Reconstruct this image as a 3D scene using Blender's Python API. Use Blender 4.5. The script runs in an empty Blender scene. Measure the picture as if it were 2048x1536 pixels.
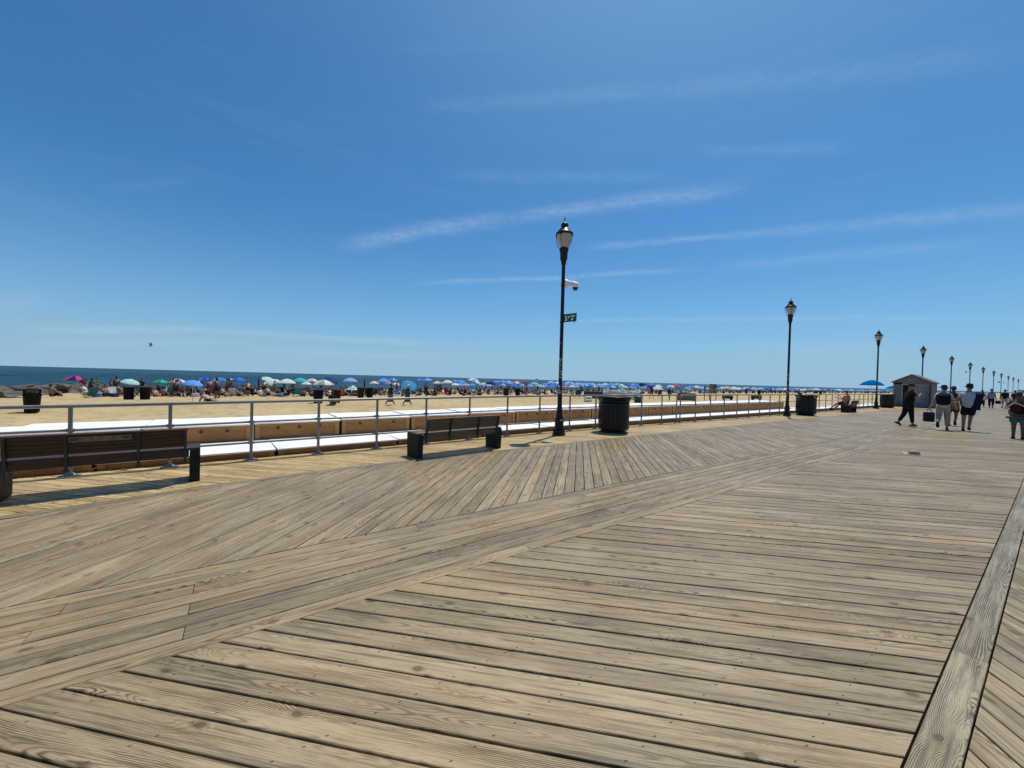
import bpy, bmesh, math, random
import numpy as np
from mathutils import Vector, Matrix
R = math.radians
rng = random.Random(11)
SC = bpy.context.scene
COL = SC.collection

# ---------------------------------------------------------------- camera
EYE = 1.6
YAW, ROLL, PITCH = R(54.945), math.atan(0.0264), math.atan(9.97*math.cos(math.atan(0.0264))/769)
def _cam_axes():
    c, s = math.cos(ROLL), math.sin(ROLL); cp, sp = math.cos(PITCH), math.sin(PITCH)
    def w(r, f, z):
        return Vector((r*math.cos(YAW)-f*math.sin(YAW), r*math.sin(YAW)+f*math.cos(YAW), z))
    right = w(c, s*sp, s*cp); up = w(-s, c*sp, c*cp); fwd = w(0, cp, -sp)
    return right, up, fwd
_r, _u, _f = _cam_axes()
cam_d = bpy.data.cameras.new('camera'); cam = bpy.data.objects.new('camera', cam_d); COL.objects.link(cam)
cam_d.sensor_width = 36; cam_d.lens = 769/2048*36; cam_d.clip_start = 0.05; cam_d.clip_end = 60000
cam.matrix_world = Matrix(((_r.x, _u.x, -_f.x, 0), (_r.y, _u.y, -_f.y, 0), (_r.z, _u.z, -_f.z, EYE), (0, 0, 0, 1)))
SC.camera = cam

# ---------------------------------------------------------------- light
SUN_EL, SUN_AZ = R(68.6), R(-23.8)            # azimuth clockwise from +Y
W = bpy.data.worlds.new('World'); SC.world = W; W.use_nodes = True
nt = W.node_tree; nt.nodes.clear()
def N(t, typ, **kw):
    n = t.nodes.new(typ)
    for k, v in kw.items(): setattr(n, k, v)
    return n
def setin(t, n, i, v):
    if v is None: return
    if isinstance(v, bpy.types.NodeSocket): t.links.new(v, n.inputs[i])
    else: n.inputs[i].default_value = v
def MA(t, op, a, b=None, c=None, clamp=False):
    n = N(t, 'ShaderNodeMath', operation=op, use_clamp=clamp)
    for i, v in enumerate((a, b, c)): setin(t, n, i, v)
    return n.outputs[0]
def VM(t, op, a, b=None):
    n = N(t, 'ShaderNodeVectorMath', operation=op)
    setin(t, n, 0, a); setin(t, n, 1, b)
    return n.outputs['Value'] if op in ('DOT_PRODUCT', 'LENGTH') else n.outputs[0]
def MR(t, v, a, b, c=0.0, d=1.0, smooth=True):
    n = N(t, 'ShaderNodeMapRange', interpolation_type='SMOOTHSTEP' if smooth else 'LINEAR')
    setin(t, n, 0, v)
    for i, x in enumerate((a, b, c, d)): setin(t, n, i+1, x)
    return n.outputs[0]
def MIX(t, f, a, b, mode='MIX'):
    n = N(t, 'ShaderNodeMix', data_type='RGBA', blend_type=mode)
    setin(t, n, 0, f); setin(t, n, 6, a if isinstance(a, bpy.types.NodeSocket) else (*a, 1)[:4])
    setin(t, n, 7, b if isinstance(b, bpy.types.NodeSocket) else (*b, 1)[:4])
    return n.outputs[2]
def NOISE(t, vec, scale, detail=3, rough=.55, dist=0, col=False):
    n = N(t, 'ShaderNodeTexNoise')
    setin(t, n, 'Vector', vec); n.inputs['Scale'].default_value = scale
    n.inputs['Detail'].default_value = detail; n.inputs['Roughness'].default_value = rough
    n.inputs['Distortion'].default_value = dist
    return n.outputs['Color' if col else 'Fac']
def MAPV(t, vec, sc=(1, 1, 1), lo=(0, 0, 0)):
    n = N(t, 'ShaderNodeMapping'); setin(t, n, 0, vec)
    n.inputs['Scale'].default_value = sc; n.inputs['Location'].default_value = lo
    return n.outputs[0]

sky = N(nt, 'ShaderNodeTexSky', sky_type='NISHITA', sun_disc=False)
sky.sun_elevation = SUN_EL; sky.sun_rotation = SUN_AZ % (2*math.pi)
sky.altitude = 0; sky.air_density = 1.0; sky.dust_density = 0.6; sky.ozone_density = 2.2
gen = N(nt, 'ShaderNodeTexCoord').outputs['Generated']
deep = MIX(nt, 1.0, sky.outputs[0], (.345, .75, 1.03), 'MULTIPLY')          # clean, deep blue sea air
gz = N(nt, 'ShaderNodeSeparateXYZ'); nt.links.new(gen, gz.inputs[0])
sund = MA(nt, 'MAXIMUM', VM(nt, 'DOT_PRODUCT', gen, (math.sin(SUN_AZ)*math.cos(SUN_EL), math.cos(SUN_AZ)*math.cos(SUN_EL), math.sin(SUN_EL))), 0.0)
aur = MA(nt, 'ADD', MA(nt, 'MULTIPLY', MA(nt, 'POWER', sund, 7.0), .30), MA(nt, 'MULTIPLY', MA(nt, 'POWER', sund, 60.0), .5))
deep = MIX(nt, aur, deep, (4.6, 7.0, 8.3))                                # aureole round the sun
hz = MA(nt, 'POWER', MR(nt, MA(nt, 'ABSOLUTE', gz.outputs[2]), 0.0, .42, 1.0, 0.0, False), 2.4)
skyb = MIX(nt, MA(nt, 'MULTIPLY', hz, .93), deep, (3.15, 4.95, 6.75))     # pale blue sea haze low down
# thin cirrus streaks, each a band along a great circle between two directions
STREAKS = [
    ((-0.9374, 0.186, 0.2944), (-0.7607, 0.5209, 0.3873), .50, .0175),
    ((-0.7782, 0.4983, 0.3824), (-0.3871, 0.8291, 0.4035), .48, .0150),
    ((-0.6588, 0.6812, 0.3193), (-0.3344, 0.8884, 0.3144), .40, .0085),
    ((-0.382, 0.8679, 0.3174), (-0.0154, 0.9618, 0.2733), .36, .0120),
    ((-0.9029, 0.3644, 0.2279), (-0.5002, 0.8266, 0.2578), .45, .0062),
    ((-0.7708, 0.302, 0.561), (-0.4624, 0.6743, 0.5757), .18, .0150),
    ((-0.4997, 0.6459, 0.5772), (-0.0408, 0.8818, 0.4698), .16, .0180),
    ((-0.9578, -0.2819, 0.057), (-0.9952, -0.0471, 0.0852), .5, .0075),
    ((-0.9929, -0.0863, 0.0823), (-0.9133, 0.399, 0.0811), .42, .0078),
    ((-0.7524, 0.6413, 0.1507), (-0.0582, 0.9911, 0.1198), .30, .0055),
    ((-0.9325, -0.1998, 0.301), (-0.9303, -0.077, 0.3587), .10, .0070),
    ((-0.933, -0.3507, 0.0805), (-0.9585, -0.2611, 0.1141), .25, .0117),
    ((-0.4384, 0.8608, 0.2585), (-0.0852, 0.9669, 0.2405), .25, .0117),
    ((-0.8047, 0.3781, 0.4577), (-0.4864, 0.7545, 0.4407), .16, .0130),
    ((-0.9988, 0.0126, 0.0474), (-0.8992, 0.4348, 0.0496), .26, .0104),
    ((-0.4364, 0.7614, 0.4795), (-0.225, 0.8766, 0.4255), .16, .0104),
    ((-0.956, -0.2916, 0.0336), (-0.9978, 0.0124, 0.0644), .22, .0091),
    ((-0.4475, 0.8908, 0.0787), (-0.1699, 0.9825, 0.0762), .18, .0130),
]
wob = MA(nt, 'MULTIPLY', MA(nt, 'SUBTRACT', NOISE(nt, gen, 3.5, 4, .6), .5), .022)
total = None
fib = NOISE(nt, MAPV(nt, gen, (5, 5, 34)), 3.0, 7, .68, .6)
fine = NOISE(nt, MAPV(nt, gen, (1.0, 1.0, 1.6)), 70.0, 4, .7)
for a, b, s, wd in STREAKS:
    A = Vector(a).normalized(); B = Vector(b).normalized()
    n_ = A.cross(B).normalized(); tdir = (B-A).normalized(); mid = ((A+B)/2); half = (B-A).length/2
    d = MA(nt, 'ABSOLUTE', MA(nt, 'ADD', VM(nt, 'DOT_PRODUCT', gen, tuple(n_)), wob))
    band = MA(nt, 'POWER', MR(nt, d, wd*1.9, 0.0), 1.5)
    tt = MA(nt, 'ABSOLUTE', MA(nt, 'SUBTRACT', VM(nt, 'DOT_PRODUCT', gen, tuple(tdir)), mid.dot(tdir)))
    along = MR(nt, tt, half*1.22, half*.62)
    front = MA(nt, 'GREATER_THAN', VM(nt, 'DOT_PRODUCT', gen, tuple(mid.normalized())), 0.3)
    m = MA(nt, 'MULTIPLY', MA(nt, 'MULTIPLY', MA(nt, 'MULTIPLY', band, along), front), s)
    total = m if total is None else MA(nt, 'MAXIMUM', total, m)
tex = MR(nt, MA(nt, 'ADD', MA(nt, 'MULTIPLY', fib, .6), MA(nt, 'MULTIPLY', fine, .4)), .34, .66, .30, 1.0)
veil = MA(nt, 'MULTIPLY', MR(nt, NOISE(nt, MAPV(nt, gen, (1.2, 1.2, 9)), 2.2, 6, .62, .5), .5, .78), .06)
cl = MA(nt, 'ADD', MA(nt, 'MULTIPLY', total, tex), veil, clamp=True)
skyc = MIX(nt, MA(nt, 'MULTIPLY', cl, .52), skyb, (5.4, 6.8, 8.3))
bg = N(nt, 'ShaderNodeBackground'); bg.inputs['Strength'].default_value = 0.105
nt.links.new(skyc, bg.inputs[0])
nt.links.new(bg.outputs[0], N(nt, 'ShaderNodeOutputWorld').inputs[0])

sl = bpy.data.lights.new('sun', 'SUN'); sun = bpy.data.objects.new('sun', sl); COL.objects.link(sun)
sl.energy = 4.2; sl.angle = R(.53); sl.color = (1.0, .955, .88)
sdir = Vector((math.sin(SUN_AZ)*math.cos(SUN_EL), math.cos(SUN_AZ)*math.cos(SUN_EL), math.sin(SUN_EL)))
sun.rotation_euler = (-sdir).to_track_quat('-Z', 'Y').to_euler(); sun.location = (0, 0, 60)

SC.view_settings.view_transform = 'Standard'; SC.view_settings.look = 'None'
SC.view_settings.exposure = 0.0; SC.view_settings.gamma = 1.0
SC.view_settings.use_curve_mapping = False
SC.render.engine = 'CYCLES'

# ---------------------------------------------------------------- materials
def new_mat(name):
    m = bpy.data.materials.new(name); m.use_nodes = True
    t = m.node_tree; b = t.nodes['Principled BSDF']
    return m, t, b
def mat(name, col, rough=.6, metal=0, var=.12, scale=6, bump=0, spec=.5, stretch=(1, 1, 1)):
    m, t, b = new_mat(name)
    tc = N(t, 'ShaderNodeTexCoord').outputs['Object']
    v = NOISE(t, MAPV(t, tc, stretch), scale, 5, .6)
    f = MR(t, v, .3, .7, 1-var, 1+var)
    n = N(t, 'ShaderNodeVectorMath', operation='SCALE'); n.inputs[0].default_value = col[:3]
    t.links.new(f, n.inputs['Scale']); t.links.new(n.outputs[0], b.inputs['Base Color'])
    b.inputs['Roughness'].default_value = rough; b.inputs['Metallic'].default_value = metal
    b.inputs['Specular IOR Level'].default_value = spec
    if bump:
        bn = N(t, 'ShaderNodeBump'); bn.inputs['Strength'].default_value = bump; bn.inputs['Distance'].default_value = .01
        t.links.new(NOISE(t, MAPV(t, tc, stretch), scale*5, 4), bn.inputs['Height']); t.links.new(bn.outputs[0], b.inputs['Normal'])
    return m
def fabric(name, col, trans=.35):
    m, t, b = new_mat(name)
    tc = N(t, 'ShaderNodeTexCoord').outputs['Object']
    f = MR(t, NOISE(t, tc, 2.2, 4), .3, .7, .88, 1.1)
    n = N(t, 'ShaderNodeVectorMath', operation='SCALE'); n.inputs[0].default_value = col
    t.links.new(f, n.inputs['Scale'])
    d = N(t, 'ShaderNodeBsdfDiffuse'); tr = N(t, 'ShaderNodeBsdfTranslucent'); mx = N(t, 'ShaderNodeMixShader')
    t.links.new(n.outputs[0], d.inputs[0]); t.links.new(n.outputs[0], tr.inputs[0]); mx.inputs[0].default_value = trans
    t.links.new(d.outputs[0], mx.inputs[1]); t.links.new(tr.outputs[0], mx.inputs[2])
    t.links.new(mx.outputs[0], t.nodes['Material Output'].inputs[0]); t.nodes.remove(b)
    return m

def wood_mat(name, pal, warm=0.0, groove=1.0, value=1.0):
    """Weathered pine: growth rings cut at a shallow angle, knots, fibre, per board tint. UV in metres, 'rnd' per board."""
    m, t, b = new_mat(name)
    uv = N(t, 'ShaderNodeUVMap', uv_map='UVMap').outputs[0]
    at = N(t, 'ShaderNodeAttribute', attribute_name='rnd')
    sp = N(t, 'ShaderNodeSeparateXYZ'); t.links.new(at.outputs['Vector'], sp.inputs[0]); ra, rb, rc = sp.outputs
    su = N(t, 'ShaderNodeSeparateXYZ'); t.links.new(uv, su.inputs[0])
    u = MA(t, 'ADD', su.outputs[0], MA(t, 'MULTIPLY', ra, 91.0)); v = su.outputs[1]
    def comb(x, y, z=0.0):
        n = N(t, 'ShaderNodeCombineXYZ'); setin(t, n, 0, x); setin(t, n, 1, y); setin(t, n, 2, z); return n.outputs[0]
    M = lambda a, k: MA(t, 'MULTIPLY', a, k)
    A_ = lambda a, k: MA(t, 'ADD', a, k)
    # knots
    vo = N(t, 'ShaderNodeTexVoronoi', voronoi_dimensions='2D', feature='F1'); vo.inputs['Scale'].default_value = 1.0
    t.links.new(comb(M(u, 3.1), A_(M(v, 5.6), M(rb, 17.0))), vo.inputs['Vector'])
    kd = A_(vo.outputs['Distance'], M(A_(NOISE(t, comb(M(u, 22.0), M(v, 40.0), rc), 1.0, 3), -.5), .10))
    kon = MA(t, 'GREATER_THAN', N_sep(t, vo.outputs['Color']), .76)
    swirl = M(M(MR(t, kd, .60, .02), kon), .030)
    kcore = M(MR(t, kd, .105, .07), kon)
    kring = M(M(MR(t, kd, .19, .11), kon), .6)
    # distance of the cut from the pith, drifting along the board
    drift = NOISE(t, comb(M(u, .55), M(rb, 31.0), rc), 1.0, 2, .5)
    h = A_(MA(t, 'ABSOLUTE', M(A_(drift, -.5), .34)), .006)
    v0 = A_(M(A_(rc, -.5), .13), M(A_(NOISE(t, comb(M(u, .7), M(ra, 9.0)), 1.0, 2), -.5), .05))
    dv = MA(t, 'SUBTRACT', v, v0)
    wig = M(A_(NOISE(t, comb(M(u, 2.6), M(v, 20.0), M(ra, 13.0)), 1.0, 3), -.5), .018)
    rr = A_(A_(MA(t, 'SQRT', A_(M(dv, dv), M(h, h))), swirl), wig)
    ph = M(rr, A_(M(rb, 330.0), 640.0))
    ring = MA(t, 'POWER', A_(M(MA(t, 'SINE', ph), .5), .5), 2.0)
    vs = A_(.34, M(MA(t, 'POWER', rc, 1.3), .66))                                # strength of figure on this board
    fade = MR(t, NOISE(t, comb(M(u, 1.6), M(v, 14.0), M(rc, 5.0)), 1.0, 4), .34, .60, .05, 1.0)
    fig = M(M(ring, vs), fade)
    fibre = NOISE(t, comb(M(u, 7.0), M(v, 240.0), rb), 1.0, 4, .7)
    streak = NOISE(t, comb(M(u, 1.6), M(v, 46.0), ra), 1.0, 4, .65)
    # palette per board
    cr = N(t, 'ShaderNodeValToRGB'); e = cr.color_ramp.elements
    cr.color_ramp.interpolation = 'LINEAR'
    e[0].position = 0; e[0].color = (*pal[0], 1); e[1].position = 1; e[1].color = (*pal[-1], 1)
    for i, c in enumerate(pal[1:-1]):
        x = e.new((i+1)/(len(pal)-1)); x.color = (*c, 1)
    t.links.new(MA(t, 'FRACT', M(rb, 7.31)), cr.inputs[0])
    blot = NOISE(t, comb(M(u, 1.3), M(v, 5.0), M(rb, 3.0)), 1.0, 4, .6)
    c0 = MIX(t, MR(t, blot, .35, .7, 0, .7), cr.outputs[0], tuple(x*y for x, y in zip(pal[1], (1.16, 1.18, 1.24))))
    c1 = MIX(t, M(fig, 1.0), c0, tuple(x*.18*f for x, f in zip(pal[2], (1.0, .88, .75))))
    c2 = MIX(t, MR(t, streak, .46, .70, 0, .78), c1, tuple(x*.42 for x in pal[0]))
    c3 = MIX(t, MR(t, fibre, .50, .74, 0, .72), c2, tuple(x*.34 for x in pal[0]))
    c3 = MIX(t, MR(t, fibre, .42, .22, 0, .3), c3, tuple(min(1, x*1.5) for x in pal[1]))
    crack = NOISE(t, comb(M(u, 1.9), M(v, 120.0), A_(ra, 3.0)), 1.0, 3, .6)
    cmask = M(MR(t, crack, .66, .72), MR(t, NOISE(t, comb(M(u, .9), M(v, 6.0), rb), 1.0, 2), .42, .58))
    c3 = MIX(t, M(cmask, .8), c3, (.03, .022, .014))
    c4 = MIX(t, M(kring, .75), c3, tuple(x*.5 for x in pal[2]))
    c4 = MIX(t, M(kcore, .8), c4, tuple(x*.3 for x in pal[2]))
    # screw heads over the joists (rows across the walk), dark dots
    gp = N(t, 'ShaderNodeNewGeometry').outputs['Position']
    gx = N(t, 'ShaderNodeSeparateXYZ'); t.links.new(gp, gx.inputs[0])
    fx = M(A_(MA(t, 'FRACT', A_(MA(t, 'DIVIDE', gx.outputs[0], .405), 100.0)), -.5), .405*1.414)
    av = MA(t, 'SUBTRACT', MA(t, 'ABSOLUTE', v), A_(.038, M(ra, .008)))
    sd = MA(t, 'SQRT', A_(M(fx, fx), M(av, av)))
    scr = MR(t, sd, .0058, .0036)
    c5 = MIX(t, M(scr, .8), c4, (.03, .025, .02))
    # gum spots and droppings, sparse
    vg = N(t, 'ShaderNodeTexVoronoi', feature='F1'); vg.inputs['Scale'].default_value = 2.3; t.links.new(gp, vg.inputs['Vector'])
    gcol = N(t, 'ShaderNodeSeparateColor'); t.links.new(vg.outputs['Color'], gcol.inputs[0])
    gd = A_(vg.outputs['Distance'], M(A_(NOISE(t, gp, 60.0, 2), -.5), .02))
    c5 = MIX(t, M(M(MR(t, gd, .045, .032), MA(t, 'GREATER_THAN', gcol.outputs[0], .72)), .75), c5, (.035, .032, .028))
    c5 = MIX(t, M(M(MR(t, gd, .022, .014), MA(t, 'GREATER_THAN', gcol.outputs[1], .80)), .8), c5, (.55, .53, .48))
    # big soft stains in world space
    st = NOISE(t, gp, .55, 5, .62)
    hs = N(t, 'ShaderNodeVectorMath', operation='SCALE'); t.links.new(c5, hs.inputs[0])
    t.links.new(M(M(MR(t, st, .3, .72, .84, 1.14), MR(t, MA(t, 'FRACT', M(ra, 5.7)), 0, 1, .85, 1.13, False)), value), hs.inputs['Scale'])
    t.links.new(hs.outputs[0], b.inputs['Base Color'])
    b.inputs['Roughness'].default_value = .44
    b.inputs['Specular IOR Level'].default_value = .20
    bn = N(t, 'ShaderNodeBump'); bn.inputs['Strength'].default_value = .8*groove; bn.inputs['Distance'].default_value = .003
    hh = A_(A_(M(fibre, -.8), M(fig, -.7)), A_(M(scr, -2.5), M(kcore, .6)))
    t.links.new(hh, bn.inputs['Height']); t.links.new(bn.outputs[0], b.inputs['Normal'])
    return m
def N_sep(t, colsock):
    n = N(t, 'ShaderNodeSeparateColor'); t.links.new(colsock, n.inputs[0]); return n.outputs[0]

WOOD = wood_mat('weathered_boards', [(.25, .188, .112), (.352, .27, .158), (.345, .238, .122), (.29, .226, .133)])
WOOD_EDGE = wood_mat('newer_boards', [(.43, .30, .135), (.53, .385, .18), (.47, .31, .125), (.41, .285, .13)], value=1.05)
WOOD_BEAM = wood_mat('grey_boards', [(.26, .212, .14), (.32, .262, .17), (.315, .245, .145), (.29, .24, .155)])
BENCH_DARK = mat('dark_stained_slats', (.050, .020, .009), .45, spec=.35, var=.35, scale=3, stretch=(1, 14, 14), bump=.3)
BENCH_GREY = mat('grey_brown_slats', (.115, .072, .040), .5, spec=.35, var=.35, scale=3, stretch=(1, 14, 14), bump=.3)
SLATE = mat('slate_grey_slab', (.012, .0135, .015), .6, var=.35, scale=9, bump=.15, spec=.2)
STEEL = mat('dull_aluminium', (.235, .22, .20), .42, .25, var=.10, scale=8)
STEEL_D = mat('dark_bracket_steel', (.03, .03, .032), .4, .4)
BLACK = mat('black_lamp_paint', (.004, .005, .007), .42, 0, var=.3, scale=14, spec=.3)
BLACKR = mat('black_powder_coat', (.007, .008, .009), .32, 0, var=.3, scale=10, spec=.4)
LINER = mat('black_plastic_liner', (.004, .0045, .005), .5, spec=.25)
WHITE = mat('white_painted_panel', (.80, .80, .785), .55, var=.09, scale=2.3, bump=.1)
WHITEP = mat('white_plastic', (.78, .78, .76), .35, var=.03)
PLY = mat('plywood_front', (.31, .135, .032), .65, var=.22, scale=2.2, stretch=(1, 1, 6))
PLYF = mat('plywood_frame', (.38, .19, .055), .65, var=.2, scale=3, stretch=(1, 1, 6))
PLYD = mat('plywood_side_dark', (.16, .07, .035), .7, var=.2)
JOIST = mat('dark_joists', (.03, .024, .018), .9)
GLOBE = fabric('ribbed_globe', (.60, .58, .54), .35)
GREEN = mat('street_sign_green', (.0, .085, .05), .35, var=.05)
SIGNW = mat('street_sign_white', (.85, .86, .85), .4, var=.02)
ROCK = mat('jetty_rock', (.085, .074, .062), .85, var=.6, scale=1.4, bump=.6)

# ---------------------------------------------------------------- mesh helpers
class MB:
    def __init__(s): s.v = []; s.f = []; s.m = []; s.sm = []
    def add(s, vs, fs, mi=0, smooth=False):
        k = len(s.v); s.v += [tuple(p) for p in vs]
        s.f += [tuple(i+k for i in f) for f in fs]; s.m += [mi]*len(fs); s.sm += [smooth]*len(fs)
    def box(s, x0, x1, y0, y1, z0, z1, mi=0, M=None, bev=0):
        if bev:
            b = bev; xs = (x0, x1); ys = (y0, y1); zs = (z0, z1)
            vs = []; idx = {}
            for i in (0, 1):
                for j in (0, 1):
                    for k in (0, 1):
                        sx, sy, sz = (1-2*i)*b, (1-2*j)*b, (1-2*k)*b
                        idx[i, j, k, 0] = len(vs); vs.append((xs[i], ys[j]+sy, zs[k]+sz))
                        idx[i, j, k, 1] = len(vs); vs.append((xs[i]+sx, ys[j], zs[k]+sz))
                        idx[i, j, k, 2] = len(vs); vs.append((xs[i]+sx, ys[j]+sy, zs[k]))
            fs = []
            for i in (0, 1): fs.append([idx[i, a, c, 0] for a, c in ((0, 0), (1, 0), (1, 1), (0, 1))][::(-1 if i == 0 else 1)])
            for j in (0, 1): fs.append([idx[a, j, c, 1] for a, c in ((0, 0), (1, 0), (1, 1), (0, 1))][::(1 if j == 0 else -1)])
            for k in (0, 1): fs.append([idx[a, c, k, 2] for a, c in ((0, 0), (1, 0), (1, 1), (0, 1))][::(-1 if k == 0 else 1)])
            for i in (0, 1):
                for j in (0, 1):
                    f = [idx[i, j, 0, 0], idx[i, j, 0, 1], idx[i, j, 1, 1], idx[i, j, 1, 0]]; fs.append(f if i != j else f[::-1])
            for i in (0, 1):
                for k in (0, 1):
                    f = [idx[i, 0, k, 0], idx[i, 1, k, 0], idx[i, 1, k, 2], idx[i, 0, k, 2]]; fs.append(f if i != k else f[::-1])
            for j in (0, 1):
                for k in (0, 1):
                    f = [idx[0, j, k, 1], idx[0, j, k, 2], idx[1, j, k, 2], idx[1, j, k, 1]]; fs.append(f if j != k else f[::-1])
            for i in (0, 1):
                for j in (0, 1):
                    for k in (0, 1):
                        f = [idx[i, j, k, 0], idx[i, j, k, 1], idx[i, j, k, 2]]; fs.append(f if (i+j+k) % 2 else f[::-1])
        else:
            vs = [(x, y, z) for x in (x0, x1) for y in (y0, y1) for z in (z0, z1)]
            fs = [(0, 1, 3, 2), (4, 6, 7, 5), (0, 4, 5, 1), (2, 3, 7, 6), (0, 2, 6, 4), (1, 5, 7, 3)]
        if M is not None: vs = [tuple(M @ Vector(p)) for p in vs]
        s.add(vs, fs, mi)
    def tube(s, a, b, r0, r1=None, n=10, mi=0, cap=True, smooth=True):
        r1 = r0 if r1 is None else r1
        a = Vector(a); b = Vector(b); d = (b-a).normalized()
        x = d.orthogonal().normalized(); y = d.cross(x)
        vs = []
        for c, r in ((a, r0), (b, r1)):
            for i in range(n):
                t = 2*math.pi*i/n; vs.append(c+x*math.cos(t)*r+y*math.sin(t)*r)
        fs = [(i, (i+1) % n, n+(i+1) % n, n+i) for i in range(n)]
        s.add(vs, fs, mi, smooth)
        if cap: s.add(vs[:n], [tuple(range(n))[::-1]], mi); s.add(vs[n:], [tuple(range(n))], mi)
    def path(s, pts, r, n=8, mi=0, cap=True):
        pts = [Vector(p) for p in pts]; rings = []; vs = []
        up = Vector((0, 0, 1))
        for i, p in enumerate(pts):
            d = (pts[min(i+1, len(pts)-1)]-pts[max(i-1, 0)]).normalized()
            x = d.cross(up)
            x = d.orthogonal().normalized() if x.length < .05 else x.normalized()
            y = x.cross(d)
            rr = r[i] if isinstance(r, (list, tuple)) else r
            for k in range(n):
                t = 2*math.pi*k/n; vs.append(p+x*math.cos(t)*rr+y*math.sin(t)*rr)
        fs = [(i*n+k, i*n+(k+1) % n, (i+1)*n+(k+1) % n, (i+1)*n+k) for i in range(len(pts)-1) for k in range(n)]
        s.add(vs, fs, mi, True)
        if cap:
            s.add(vs[:n], [tuple(range(n))[::-1]], mi); s.add(vs[-n:], [tuple(range(n))], mi)
    def lathe(s, prof, n=20, mi=0, c=(0, 0, 0), smooth=True, squash=(1, 1), flute=0):
        vs = []
        for r, z in prof:
            for i in range(n):
                t = 2*math.pi*i/n; q = r*(1-(flute if i % 2 else 0))
                vs.append((c[0]+q*math.cos(t)*squash[0], c[1]+q*math.sin(t)*squash[1], c[2]+z))
        fs = [(j*n+i, j*n+(i+1) % n, (j+1)*n+(i+1) % n, (j+1)*n+i) for j in range(len(prof)-1) for i in range(n)]
        s.add(vs, fs, mi, smooth)
        if prof[0][0] > 1e-4: s.add(vs[:n], [tuple(range(n))[::-1]], mi)
        if prof[-1][0] > 1e-4: s.add(vs[-n:], [tuple(range(n))], mi)
    def ell(s, c, rad, n=12, m=8, mi=0, M=None):
        vs = []
        for j in range(m+1):
            ph = math.pi*j/m
            for i in range(n):
                t = 2*math.pi*i/n
                p = Vector((rad[0]*math.sin(ph)*math.cos(t), rad[1]*math.sin(ph)*math.sin(t), rad[2]*math.cos(ph)))
                if M is not None: p = M @ p
                vs.append(Vector(c)+p)
        fs = [(j*n+i, (j+1)*n+i, (j+1)*n+(i+1) % n, j*n+(i+1) % n) for j in range(m) for i in range(n)]
        s.add(vs, fs, mi, True)
    def mesh(s, name, mats):
        me = bpy.data.meshes.new(name); me.from_pydata(s.v, [], s.f)
        for x in (mats if isinstance(mats, (list, tuple)) else [mats]): me.materials.append(x)
        me.polygons.foreach_set('material_index', s.m); me.polygons.foreach_set('use_smooth', s.sm)
        me.update(); return me
    def build(s, name, mats, parent=None, loc=(0, 0, 0), rz=0):
        o = bpy.data.objects.new(name, s.mesh(name, mats)); COL.objects.link(o)
        o.location = loc; o.rotation_euler = (0, 0, rz)
        if parent: o.parent = parent
        return o
def tag(o, label=None, cat=None, group=None, kind=None):
    if label: o['label'] = label
    if cat: o['category'] = cat
    if group: o['group'] = group
    if kind: o['kind'] = kind
    return o
def empty(name, loc=(0, 0, 0), rz=0, label=None, cat=None, group=None, kind=None):
    o = bpy.data.objects.new(name, None); COL.objects.link(o); o.location = loc; o.rotation_euler = (0, 0, rz)
    o.empty_display_size = .1
    return tag(o, label, cat, group, kind)
def children(o): return [c for c in bpy.data.objects if c.parent == o]
def dup(o, loc=None, rz=None, label=None, group=None, parent=None, kids=None):
    c = o.copy(); COL.objects.link(c)
    if parent is not None: c.parent = parent
    if loc is not None: c.location = loc
    if rz is not None: c.rotation_euler = (0, 0, rz)
    if label: c['label'] = label
    if group: c['group'] = group
    for ch in (KIDS.get(o.name, []) if kids is None else kids): dup(ch, parent=c)
    return c
KIDS = {}
def index_kids():
    KIDS.clear()
    for o in bpy.data.objects:
        if o.parent: KIDS.setdefault(o.parent.name, []).append(o)
def interp(x, xs, ys): return float(np.interp(x, xs, ys))
def ground_z(X): return interp(-X, [0, 38, 50, 110, 130, 400], [-.8, -.8, -1.05, -2.1, -2.6, -6])
SEA_Z = -2.0

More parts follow.
